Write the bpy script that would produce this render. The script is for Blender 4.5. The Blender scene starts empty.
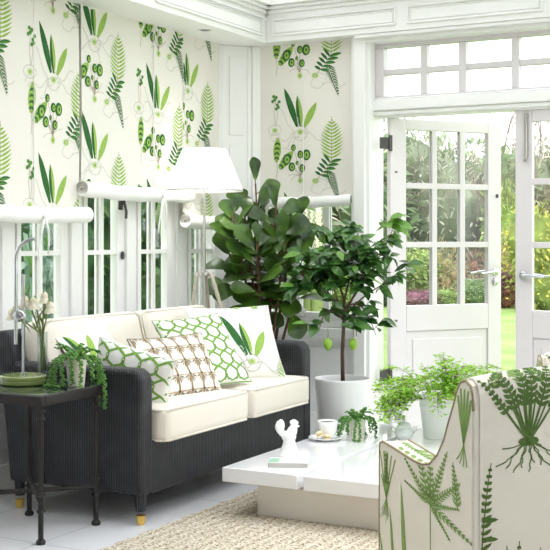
import bpy, math, random
from math import sin, cos, pi, radians, sqrt
from mathutils import Vector, Matrix, noise

R = random.Random(7)
scn = bpy.context.scene
COL = scn.collection
V = Vector

# ------------------------------------------------------------------ materials
def lin(c):
    c = c / 255.0
    return c / 12.92 if c <= 0.04045 else ((c + 0.055) / 1.055) ** 2.4

def rgb(r, g, b):
    return (lin(r), lin(g), lin(b), 1.0)

class NT:
    """small helper around a node tree"""
    def __init__(s, name):
        s.m = bpy.data.materials.new(name)
        s.m.use_nodes = True
        s.t = s.m.node_tree
        s.b = s.t.nodes['Principled BSDF']
    def n(s, typ, **kw):
        nd = s.t.nodes.new(typ)
        for k, v in kw.items():
            if k.startswith('i_'):
                nd.inputs[k[2:].replace('_', ' ')].default_value = v
            else:
                setattr(nd, k, v)
        return nd
    def l(s, a, b):
        s.t.links.new(a, b)
    def math(s, op, a, b=None):
        nd = s.t.nodes.new('ShaderNodeMath'); nd.operation = op
        for i, q in enumerate((a, b)):
            if q is None: continue
            if isinstance(q, (int, float)): nd.inputs[i].default_value = q
            else: s.l(q, nd.inputs[i])
        return nd.outputs[0]
    def mixc(s, fac, c1, c2):
        nd = s.t.nodes.new('ShaderNodeMix'); nd.data_type = 'RGBA'
        for i, q in ((0, fac), (6, c1), (7, c2)):
            if isinstance(q, (int, float)): nd.inputs[i].default_value = q
            elif isinstance(q, tuple): nd.inputs[i].default_value = q
            else: s.l(q, nd.inputs[i])
        return nd.outputs[2]
    def coord(s):
        return s.n('ShaderNodeTexCoord').outputs['Object']
    def noise(s, scale, detail=3, vec=None, rough=0.5):
        nd = s.n('ShaderNodeTexNoise')
        nd.inputs['Scale'].default_value = scale
        nd.inputs['Detail'].default_value = detail
        nd.inputs['Roughness'].default_value = rough
        s.l(vec if vec is not None else s.coord(), nd.inputs['Vector'])
        return nd.outputs['Fac']
    def bump(s, h, strength=0.2, dist=0.01):
        nd = s.n('ShaderNodeBump')
        nd.inputs['Strength'].default_value = strength
        nd.inputs['Distance'].default_value = dist
        s.l(h, nd.inputs['Height'])
        s.l(nd.outputs[0], s.b.inputs['Normal'])
    def ramp(s, fac, stops):
        nd = s.n('ShaderNodeValToRGB')
        cr = nd.color_ramp
        while len(cr.elements) < len(stops): cr.elements.new(0.5)
        for e, (p, c) in zip(cr.elements, stops):
            e.position = p; e.color = c
        s.l(fac, nd.inputs[0])
        return nd.outputs[0]

def mat(name, c, rough=0.5, var=0.0, vscale=8, bump=0.0, bscale=60, metal=0.0, spec=0.5, trans=0.0, coat=0.0):
    n = NT(name)
    n.b.inputs['Roughness'].default_value = rough
    n.b.inputs['Metallic'].default_value = metal
    n.b.inputs['Specular IOR Level'].default_value = spec
    n.b.inputs['Coat Weight'].default_value = coat
    c = rgb(*c)
    f = n.noise(vscale, 3)
    lo = tuple(x * (1 - var) for x in c[:3]) + (1,)
    hi = tuple(min(1, x * (1 + var)) for x in c[:3]) + (1,)
    col = n.mixc(f, lo, hi)
    n.l(col, n.b.inputs['Base Color'])
    if bump:
        n.bump(n.noise(bscale, 4), bump, 0.004)
    if trans:
        tr = n.n('ShaderNodeBsdfTranslucent')
        n.l(col, tr.inputs['Color'])
        mx = n.n('ShaderNodeMixShader'); mx.inputs[0].default_value = trans
        n.l(n.b.outputs[0], mx.inputs[1]); n.l(tr.outputs[0], mx.inputs[2])
        n.l(mx.outputs[0], n.t.nodes['Material Output'].inputs['Surface'])
    return n.m

def leafmat(name, c1, c2, rough=0.35, trans=0.25, vscale=9, spec=0.5):
    n = NT(name)
    n.b.inputs['Roughness'].default_value = rough
    n.b.inputs['Specular IOR Level'].default_value = spec
    f = n.noise(vscale, 2)
    f = n.ramp(f, [(0.35, (0, 0, 0, 1)), (0.65, (1, 1, 1, 1))])
    col = n.mixc(f, rgb(*c1), rgb(*c2))
    n.l(col, n.b.inputs['Base Color'])
    if trans:
        tr = n.n('ShaderNodeBsdfTranslucent')
        n.l(col, tr.inputs['Color'])
        mx = n.n('ShaderNodeMixShader'); mx.inputs[0].default_value = trans
        n.l(n.b.outputs[0], mx.inputs[1]); n.l(tr.outputs[0], mx.inputs[2])
        n.l(mx.outputs[0], n.t.nodes['Material Output'].inputs['Surface'])
    return n.m

def glassmat(name, tint=(1, 1, 1), refl=0.06, rough=0.0):
    n = NT(name)
    n.t.nodes.remove(n.b)
    tr = n.n('ShaderNodeBsdfTransparent'); tr.inputs[0].default_value = (*tint, 1)
    gl = n.n('ShaderNodeBsdfGlossy'); gl.inputs['Roughness'].default_value = rough
    lw = n.n('ShaderNodeLayerWeight'); lw.inputs[0].default_value = 0.15
    f = n.math('MULTIPLY_ADD', lw.outputs['Fresnel'], 0.5)
    n.t.nodes[-1].inputs[2].default_value = refl * 0.3
    mx = n.n('ShaderNodeMixShader')
    n.l(f, mx.inputs[0]); n.l(tr.outputs[0], mx.inputs[1]); n.l(gl.outputs[0], mx.inputs[2])
    n.l(mx.outputs[0], n.t.nodes['Material Output'].inputs['Surface'])
    return n.m

M = {}
M['paint'] = mat('white_paint', (236, 236, 234), 0.42, 0.015, 3, 0.04, 30)
M['door_paint'] = mat('door_paint', (217, 212, 214), 0.35, 0.01, 3)
M['wall'] = mat('wall_paint', (234, 234, 233), 0.6, 0.015, 3)
M['glass'] = glassmat('window_glass', (0.985, 0.988, 0.988))
M['glass_edge'] = mat('glazing_spacer', (150, 165, 170), 0.3)
M['vase_glass'] = glassmat('vase_glass', (0.93, 0.95, 0.95), 0.25)
M['cloth'] = mat('blind_cloth', (230, 227, 219), 0.9, 0.02, 6, 0.15, 400)
M['lining'] = mat('blind_lining', (246, 246, 244), 0.85, 0.02, 6, 0.1, 200)
M['dkgreen'] = mat('print_dark_green', (42, 98, 44), 0.9, 0.3, 90)
M['midgreen'] = mat('print_mid_green', (80, 134, 58), 0.9, 0.2, 90)
M['lime'] = mat('print_lime', (146, 180, 82), 0.9, 0.2, 90)
M['pale'] = mat('print_pale_green', (196, 212, 160), 0.9, 0.1, 60)
M['line'] = mat('print_grey_line', (200, 199, 190), 0.9)
M['stemb'] = mat('print_brown_line', (158, 146, 128), 0.9)
M['trellis'] = mat('print_trellis_green', (118, 162, 68), 0.9, 0.12, 60)
M['gold'] = mat('print_gold', (188, 158, 106), 0.9, 0.25, 60)
M['brown'] = mat('print_brown', (104, 88, 68), 0.9, 0.3, 60)
M['fern'] = mat('print_fern', (122, 152, 80), 0.9, 0.22, 70)
M['ferndk'] = mat('print_fern_dark', (78, 104, 46), 0.9, 0.25, 70)
M['pillow'] = mat('pillow_cloth', (240, 239, 235), 0.9, 0.01, 6, 0.12, 300)
M['armcloth'] = mat('armchair_linen', (220, 215, 202), 0.9, 0.03, 40, 0.2, 500)
M['piping'] = mat('armchair_piping', (150, 134, 104), 0.85, 0.35, 80)
M['chrome'] = mat('chrome', (200, 202, 206), 0.14, 0.0, metal=1.0)
M['steel'] = mat('brushed_steel', (196, 192, 186), 0.3, 0.0, metal=1.0)
M['iron'] = mat('dark_iron', (40, 36, 35), 0.5, 0.2, 30, 0.1, 120, metal=0.3)
M['hinge'] = mat('hinge_iron', (70, 66, 66), 0.5, 0.1)
M['brass'] = mat('brass', (226, 188, 100), 0.3, 0.0, metal=0.8)
M['lampwood'] = mat('lamp_rope_wood', (196, 188, 172), 0.8, 0.2, 60, 0.4, 90)
M['shade'] = mat('lamp_shade_linen', (252, 252, 252), 0.9, 0.01, 6, 0.1, 200, trans=0.55)
M['pot'] = mat('pot_white_glaze', (242, 242, 243), 0.35, 0.01, coat=0.2)
M['porc'] = mat('porcelain', (246, 246, 246), 0.15, 0.0, coat=0.3)
M['soil'] = mat('soil', (70, 52, 40), 0.95, 0.4, 60, 0.8, 60)
M['bark'] = mat('bark', (92, 72, 58), 0.85, 0.3, 40, 0.5, 60)
M['figbark'] = mat('fig_bark', (96, 66, 52), 0.85, 0.3, 40, 0.5, 60)
M['twig'] = mat('garden_twig', (150, 128, 118), 0.9, 0.2, 10)
M['figleaf'] = leafmat('fig_leaf', (34, 62, 18), (84, 120, 40), 0.28, 0.25, 7)
M['figrib'] = leafmat('fig_rib', (122, 158, 76), (140, 172, 90), 0.4, 0.2, 7)
M['lemonleaf'] = leafmat('lemon_leaf', (42, 82, 40), (84, 126, 60), 0.24, 0.22, 12)
M['lemonyoung'] = leafmat('lemon_young_leaf', (96, 146, 54), (120, 164, 70), 0.35, 0.3, 12)
M['lemon'] = mat('green_lemon', (140, 182, 58), 0.35, 0.12, 20, 0.25, 160)
M['maiden'] = leafmat('maidenhair', (136, 188, 50), (178, 218, 92), 0.5, 0.45, 14)
M['succ'] = leafmat('succulent_bead', (72, 128, 46), (116, 168, 74), 0.4, 0.12, 30)
M['petal'] = leafmat('fritillary_petal', (244, 238, 218), (252, 248, 236), 0.5, 0.45, 40)
M['stem'] = leafmat('flower_stem', (112, 132, 62), (140, 156, 84), 0.5, 0.2, 40)
M['olive'] = mat('olive_enamel', (132, 148, 84), 0.22, 0.12, 5, coat=0.4)
M['macaron'] = mat('macaron_shell', (240, 224, 186), 0.7, 0.06, 40, 0.3, 200)
M['macfill'] = mat('macaron_filling', (206, 166, 96), 0.6, 0.1, 40)
M['tea'] = mat('tea', (196, 170, 140), 0.15)
M['bookcover'] = mat('book_cover', (232, 236, 230), 0.4, 0.02)
M['bookpaper'] = mat('book_paper', (200, 196, 190), 0.8, 0.06, 200)
M['bookgreen'] = mat('book_green', (140, 186, 158), 0.5, 0.2, 60)
M['ink'] = mat('ink_grey', (96, 96, 100), 0.7)
M['card'] = mat('card_white', (246, 246, 242), 0.8)
M['cord'] = mat('blind_cord', (240, 240, 236), 0.8)
M['black'] = mat('black_cable', (26, 26, 28), 0.5)
M['gloss'] = mat('table_lacquer', (244, 244, 247), 0.1, 0.0, coat=0.5)
M['tblbase'] = mat('table_base_matt', (232, 227, 220), 0.55, 0.015, 6)
M['hole'] = mat('roll_end_dark', (158, 152, 142), 0.9)
M['skyblue'] = mat('pot_glaze_blue', (90, 110, 150), 0.4)

def wicker_mat():
    n = NT('wicker')
    co = n.coord()
    sp = n.n('ShaderNodeSeparateXYZ'); n.l(co, sp.inputs[0])
    xy = n.math('ADD', sp.outputs[0], sp.outputs[1])
    wob = n.math('MULTIPLY', n.noise(30, 2, co), 0.004)
    a = n.math('SINE', n.math('MULTIPLY', n.math('ADD', xy, wob), 2 * pi / 0.0135))
    stripe = n.math('MULTIPLY_ADD', a, 0.5); n.t.nodes[-1].inputs[2].default_value = 0.5
    b = n.math('SINE', n.math('ADD', n.math('MULTIPLY', sp.outputs[2], 2 * pi / 0.011), n.math('MULTIPLY', a, 1.2)))
    bb = n.math('MULTIPLY_ADD', b, 0.5); n.t.nodes[-1].inputs[2].default_value = 0.5
    h = n.math('ADD', n.math('MULTIPLY', stripe, 0.75), n.math('MULTIPLY', bb, 0.2))
    nz = n.noise(14, 4, co)
    f = n.math('MULTIPLY', h, n.math('ADD', nz, 0.35))
    col = n.ramp(f, [(0.14, rgb(12, 13, 16)), (0.5, rgb(30, 31, 36)), (0.95, rgb(74, 76, 84))])
    n.l(col, n.b.inputs['Base Color'])
    n.b.inputs['Roughness'].default_value = 0.55
    n.bump(h, 0.6, 0.004)
    return n.m
M['wicker'] = wicker_mat()

def weave_mat(name, c, scale=0.008):
    n = NT(name)
    co = n.coord()
    sp = n.n('ShaderNodeSeparateXYZ'); n.l(co, sp.inputs[0])
    k = 2 * pi / scale
    a = n.math('SINE', n.math('MULTIPLY', n.math('ADD', sp.outputs[0], sp.outputs[1]), k))
    b = n.math('SINE', n.math('MULTIPLY', n.math('ADD', sp.outputs[2], n.math('MULTIPLY', sp.outputs[1], 0.3)), k))
    h = n.math('MULTIPLY', a, b)
    c0 = rgb(*c)
    col = n.mixc(n.math('MULTIPLY_ADD', h, 0.5), tuple(x * 0.86 for x in c0[:3]) + (1,), c0)
    n.t.nodes[-2].inputs[2].default_value = 0.5
    n.l(col, n.b.inputs['Base Color'])
    n.b.inputs['Roughness'].default_value = 0.9
    n.bump(h, 0.25, 0.002)
    return n.m
M['seatcloth'] = weave_mat('sofa_cushion_weave', (238, 231, 219), 0.012)

def rug_mat():
    n = NT('jute_rug')
    co = n.coord()
    mp = n.n('ShaderNodeMapping'); mp.inputs['Scale'].default_value = (1.0, 0.55, 1.0)
    n.l(co, mp.inputs[0])
    nz = n.noise(110, 3, mp.outputs[0], 0.65)
    nz2 = n.noise(6, 3, co)
    sp = n.n('ShaderNodeSeparateXYZ'); n.l(co, sp.inputs[0])
    row = n.math('SINE', n.math('ADD', n.math('MULTIPLY', sp.outputs[0], 2 * pi / 0.05), n.math('MULTIPLY', nz2, 5)))
    rowm = n.math('MULTIPLY', row, 0.035)
    f = n.math('ADD', nz, rowm)
    col = n.ramp(f, [(0.34, rgb(104, 82, 60)), (0.42, rgb(182, 164, 138)), (0.52, rgb(216, 206, 186)), (0.68, rgb(238, 232, 218))])
    n.l(col, n.b.inputs['Base Color'])
    n.b.inputs['Roughness'].default_value = 0.95
    n.bump(f, 0.9, 0.012)
    return n.m
M['rug'] = rug_mat()

def floor_mat():
    n = NT('floor_tile')
    co = n.coord()
    sp = n.n('ShaderNodeSeparateXYZ'); n.l(co, sp.inputs[0])
    def groove(c, per, off):
        q = n.math('MODULO', n.math('ADD', c, off), per)
        return n.math('LESS_THAN', q, 0.005)
    gx = groove(sp.outputs[0], 0.505, 0.505 * 20 + 3.12 - 0.505 * 6)
    gy = groove(sp.outputs[1], 1.01, 1.01 * 20 - 3.72)
    g = n.math('MAXIMUM', gx, gy)
    base = n.mixc(n.noise(1.2, 3, co), rgb(226, 226, 230), rgb(236, 236, 238))
    col = n.mixc(g, base, rgb(178, 178, 180))
    n.l(col, n.b.inputs['Base Color'])
    n.b.inputs['Roughness'].default_value = 0.28
    return n.m
M['floor'] = floor_mat()

def lawn_mat():
    n = NT('lawn_grass')
    co = n.coord()
    f = n.math('ADD', n.math('MULTIPLY', n.noise(40, 4, co), 0.6), n.math('MULTIPLY', n.noise(1.3, 3, co), 0.4))
    col = n.ramp(f, [(0.35, rgb(98, 126, 62)), (0.5, rgb(130, 158, 84)), (0.68, rgb(158, 182, 112))])
    n.l(col, n.b.inputs['Base Color'])
    n.b.inputs['Roughness'].default_value = 0.95
    n.bump(f, 0.5, 0.03)
    return n.m
M['lawn'] = lawn_mat()

# ------------------------------------------------------------------ mesh builder
class MB:
    def __init__(s):
        s.v = []; s.f = []; s.m = []
    def add(s, vs, fs, m=0):
        o = len(s.v)
        s.v += [tuple(p) for p in vs]
        s.f += [tuple(o + i for i in f) for f in fs]
        s.m += [m] * len(fs)
    def box(s, x0, x1, y0, y1, z0, z1, m=0, T=None):
        vs = [V((x, y, z)) for z in (z0, z1) for y in (y0, y1) for x in (x0, x1)]
        if T is not None: vs = [T @ p for p in vs]
        s.add(vs, [(0, 2, 3, 1), (4, 5, 7, 6), (0, 1, 5, 4), (2, 6, 7, 3), (0, 4, 6, 2), (1, 3, 7, 5)], m)
    def prism(s, poly, fn0, fn1, m=0):
        """extrude a 2D outline: fn0/fn1 map (a,b) to the two end faces"""
        n = len(poly)
        s.add([fn0(*p) for p in poly] + [fn1(*p) for p in poly],
              [tuple(range(n - 1, -1, -1)), tuple(range(n, 2 * n))] + [(i, (i + 1) % n, n + (i + 1) % n, n + i) for i in range(n)], m)
    def tube(s, pts, r, n=8, m=0, caps=True):
        pts = [V(p) for p in pts]
        rs = r if isinstance(r, (list, tuple)) else [r] * len(pts)
        up = V((0, 0, 1))
        d0 = (pts[1] - pts[0]).normalized()
        a = d0.cross(up)
        if a.length < 1e-3: a = d0.cross(V((1, 0, 0)))
        a.normalize()
        vs = []
        for i, p in enumerate(pts):
            d = (pts[min(i + 1, len(pts) - 1)] - pts[max(i - 1, 0)])
            if d.length < 1e-9: d = V((0, 0, 1))
            d.normalize()
            a = (a - d * a.dot(d))
            if a.length < 1e-6: a = d.orthogonal()
            a.normalize(); b = d.cross(a)
            for k in range(n):
                t = 2 * pi * k / n
                vs.append(p + (a * cos(t) + b * sin(t)) * rs[i])
        fs = []
        for i in range(len(pts) - 1):
            for k in range(n):
                k2 = (k + 1) % n
                fs.append((i * n + k, i * n + k2, (i + 1) * n + k2, (i + 1) * n + k))
        if caps:
            fs.append(tuple(range(n - 1, -1, -1)))
            fs.append(tuple((len(pts) - 1) * n + k for k in range(n)))
        s.add(vs, fs, m)
    def lathe(s, prof, c=(0, 0, 0), n=32, m=0, T=None, closed=False):
        vs = []; fs = []
        for r, z in prof:
            for k in range(n):
                t = 2 * pi * k / n
                p = V((c[0] + r * cos(t), c[1] + r * sin(t), c[2] + z))
                vs.append(T @ p if T is not None else p)
        L = len(prof)
        for i in range(L - 1):
            for k in range(n):
                k2 = (k + 1) % n
                fs.append((i * n + k, i * n + k2, (i + 1) * n + k2, (i + 1) * n + k))
        if not closed:
            if prof[0][0] > 1e-5: fs.append(tuple(range(n - 1, -1, -1)))
            if prof[-1][0] > 1e-5: fs.append(tuple((L - 1) * n + k for k in range(n)))
        s.add(vs, fs, m)
    def ell(s, c, r, m=0, n=12, T=None, jit=0.0, seed=0):
        vs = []; fs = []
        rows = max(5, n * 2 // 3)
        for i in range(rows + 1):
            ph = -pi / 2 + pi * i / rows
            for k in range(n):
                t = 2 * pi * k / n
                p = V((cos(ph) * cos(t), cos(ph) * sin(t), sin(ph)))
                q = 1.0
                if jit: q += jit * noise.noise(p * 2.2 + V((seed, seed * .7, 0)))
                p = V((p.x * r[0], p.y * r[1], p.z * r[2])) * q
                if T is not None: p = T @ p
                vs.append(p + V(c))
        for i in range(rows):
            for k in range(n):
                k2 = (k + 1) % n
                fs.append((i * n + k, i * n + k2, (i + 1) * n + k2, (i + 1) * n + k))
        s.add(vs, fs, m)
    def leaf(s, base, d, up, L, W, kind='ovate', curl=0.25, fold=0.2, m=0, rib=None, n=5):
        d = V(d).normalized(); up = V(up)
        side = d.cross(up)
        if side.length < 1e-3: side = d.orthogonal()
        side.normalize(); nrm = side.cross(d).normalized()
        prof = {'ovate': [(0, .04), (.15, .55), (.4, 1), (.7, .72), (1, .02)],
                'fiddle': [(0, .05), (.18, .42), (.42, .6), (.68, 1), (.88, .82), (1, .12)],
                'lance': [(0, .1), (.3, 1), (.7, .7), (1, .02)],
                'quad': [(0, .25), (.5, 1), (1, .1)]}[kind]
        vs = []
        for t, w in prof:
            mid = V(base) + d * (L * t * (1 - 0.15 * curl * t)) - nrm * (L * curl * t * t)
            e = side * (W * .5 * w); lift = nrm * (W * .5 * w * fold)
            vs += [mid - e + lift, mid, mid + e + lift]
        fs = []
        for i in range(len(prof) - 1):
            a = i * 3
            fs += [(a, a + 1, a + 4, a + 3), (a + 1, a + 2, a + 5, a + 4)]
        s.add(vs, fs, m)
        if rib is not None:
            rv = []
            for i in range(len(prof)):
                w = L * 0.02 * (1.1 - prof[i][0])
                rv += [vs[3 * i + 1] - side * w + nrm * 0.0015, vs[3 * i + 1] + side * w + nrm * 0.0015]
            s.add(rv, [(2 * i, 2 * i + 1, 2 * i + 3, 2 * i + 2) for i in range(len(prof) - 1)], rib)
    def build(s, name, mats, parent=None, smooth=False, bevel=0.0, seg=2, loc=None, rz=0.0, sub=0, auto=None):
        me = bpy.data.meshes.new(name)
        me.from_pydata(s.v, [], s.f)
        if not isinstance(mats, (list, tuple)): mats = [mats]
        for q in mats: me.materials.append(q)
        if len(mats) > 1: me.polygons.foreach_set('material_index', s.m)
        if smooth:
            me.polygons.foreach_set('use_smooth', [True] * len(me.polygons))
        me.update()
        o = bpy.data.objects.new(name, me)
        COL.objects.link(o)
        if parent is not None: o.parent = parent
        if loc is not None: o.location = loc
        o.rotation_euler.z = rz
        if bevel:
            b = o.modifiers.new('bevel', 'BEVEL'); b.width = bevel; b.segments = seg
            b.limit_method = 'ANGLE'; b.angle_limit = radians(40)
            me.polygons.foreach_set('use_smooth', [True] * len(me.polygons))
            b.harden_normals = False
            w = o.modifiers.new('wn', 'WEIGHTED_NORMAL'); w.keep_sharp = True
        if sub:
            b = o.modifiers.new('sub', 'SUBSURF'); b.levels = sub; b.render_levels = sub
        if auto:
            me.set_sharp_from_angle(angle=radians(auto))
        return o

def tag(o, label=None, cat=None, group=None, kind=None):
    if label: o['label'] = label
    if cat: o['category'] = cat
    if group: o['group'] = group
    if kind: o['kind'] = kind
    return o

def thing(name, label, cat, loc=(0, 0, 0), rz=0.0, group=None, rot=None):
    o = bpy.data.objects.new(name, None)
    o.empty_display_size = 0.05
    COL.objects.link(o)
    o.location = loc
    o.rotation_euler = rot if rot is not None else (0, 0, rz)
    return tag(o, label, cat, group)

def struct(name, loc=(0, 0, 0), rz=0.0):
    o = bpy.data.objects.new(name, None)
    COL.objects.link(o); o.location = loc; o.rotation_euler = (0, 0, rz)
    return tag(o, kind='structure')

def copy_tree(o, parent=None):
    c = o.copy(); COL.objects.link(c)
    if parent is not None: c.parent = parent
    for ch in list(o.children): copy_tree(ch, c)
    return c

# ------------------------------------------------------------------ printed patterns (2D motifs laid on a surface)
class Print:
    def __init__(s): s.p = []
    def rib(s, pts, ws, m, layer=1):
        n = len(pts)
        if not isinstance(ws, (list, tuple)): ws = [ws] * n
        L = []; Rr = []
        for i in range(n):
            a = pts[max(0, i - 1)]; b = pts[min(n - 1, i + 1)]
            dx, dy = b[0] - a[0], b[1] - a[1]
            l = sqrt(dx * dx + dy * dy) or 1
            nx, ny = -dy / l, dx / l
            w = ws[i] / 2
            L.append((pts[i][0] + nx * w, pts[i][1] + ny * w)); Rr.append((pts[i][0] - nx * w, pts[i][1] - ny * w))
        for i in range(n - 1):
            s.p.append(([L[i], Rr[i], Rr[i + 1], L[i + 1]], m, layer))
    def half(s, pts, ws, m, side, layer=1):
        n = len(pts)
        O = []
        for i in range(n):
            a = pts[max(0, i - 1)]; b = pts[min(n - 1, i + 1)]
            dx, dy = b[0] - a[0], b[1] - a[1]
            l = sqrt(dx * dx + dy * dy) or 1
            w = ws[i] / 2 * side
            O.append((pts[i][0] - dy / l * w, pts[i][1] + dx / l * w))
        for i in range(n - 1):
            q = [pts[i], pts[i + 1], O[i + 1], O[i]]
            s.p.append((q if side < 0 else q[::-1], m, layer))
    def disc(s, cx, cy, rx, ry, m, layer=1, n=12, rot=0.0):
        for k in range(n):
            a, b = 2 * pi * k / n, 2 * pi * (k + 1) / n
            q = [(cx, cy)]
            for t in (a, b):
                x, y = rx * cos(t), ry * sin(t)
                q.append((cx + x * cos(rot) - y * sin(rot), cy + x * sin(rot) + y * cos(rot)))
            s.p.append((q, m, layer))
    def arc(s, base, ang, L, bend=0.0, n=8):
        pts = [base]; a = ang
        for i in range(n):
            a += bend / n
            pts.append((pts[-1][0] + cos(a) * L / n, pts[-1][1] + sin(a) * L / n))
        return pts
    def sword(s, base, ang, L, W, m1, m2, bend=0.0, layer=1):
        pts = s.arc(base, ang, L, bend, 10)
        ws = [W * x for x in (.35, .55, .75, .9, 1, 1, .95, .85, .7, .4, .02)]
        s.half(pts, ws, m1, 1, layer); s.half(pts, ws, m2, -1, layer)
    def frond(s, base, ang, L, W, m, stem, bend=0.0, n=12, layer=1, lw=0.16, a0=1.05, taper=True, start=0.08):
        pts = s.arc(base, ang, L, bend, 20)
        s.rib(pts, [0.004] * 12 + [0.003] * 9, stem, layer)
        for i in range(n):
            t = start + (1 - start) * i / n
            k = min(19, int(t * 20)); fr = t * 20 - k
            p = (pts[k][0] + (pts[k + 1][0] - pts[k][0]) * fr, pts[k][1] + (pts[k + 1][1] - pts[k][1]) * fr)
            a = math.atan2(pts[k + 1][1] - pts[k][1], pts[k + 1][0] - pts[k][0])
            l = W / 2 * (sin(pi * min(1, 0.25 + t * 0.8)) ** 0.8 if taper else (1 - t) ** 0.7)
            if l < 0.006: l = 0.006
            for sd in (-1, 1):
                q = s.arc(p, a + sd * a0, l, -sd * 0.35, 3)
                w = L * lw / max(6, n) * 2.6
                s.rib(q, [w * .5, w, w * .8, w * .05], m, layer)
    def apply(s, mb, fn, mats, rect=None, eps=0.0006):
        for q, m, layer in s.p:
            if rect:
                cx = sum(p[0] for p in q) / len(q); cy = sum(p[1] for p in q) / len(q)
                if not (rect[0] < cx < rect[1] and rect[2] < cy < rect[3]): continue
                q = [(min(max(p[0], rect[0]), rect[1]), min(max(p[1], rect[2]), rect[3])) for p in q]
            vs = []
            for a, b in q:
                p, nr = fn(a, b)
                vs.append(V(p) + V(nr) * eps * layer)
            mb.add(vs, [tuple(range(len(vs)))], mats[m])

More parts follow.
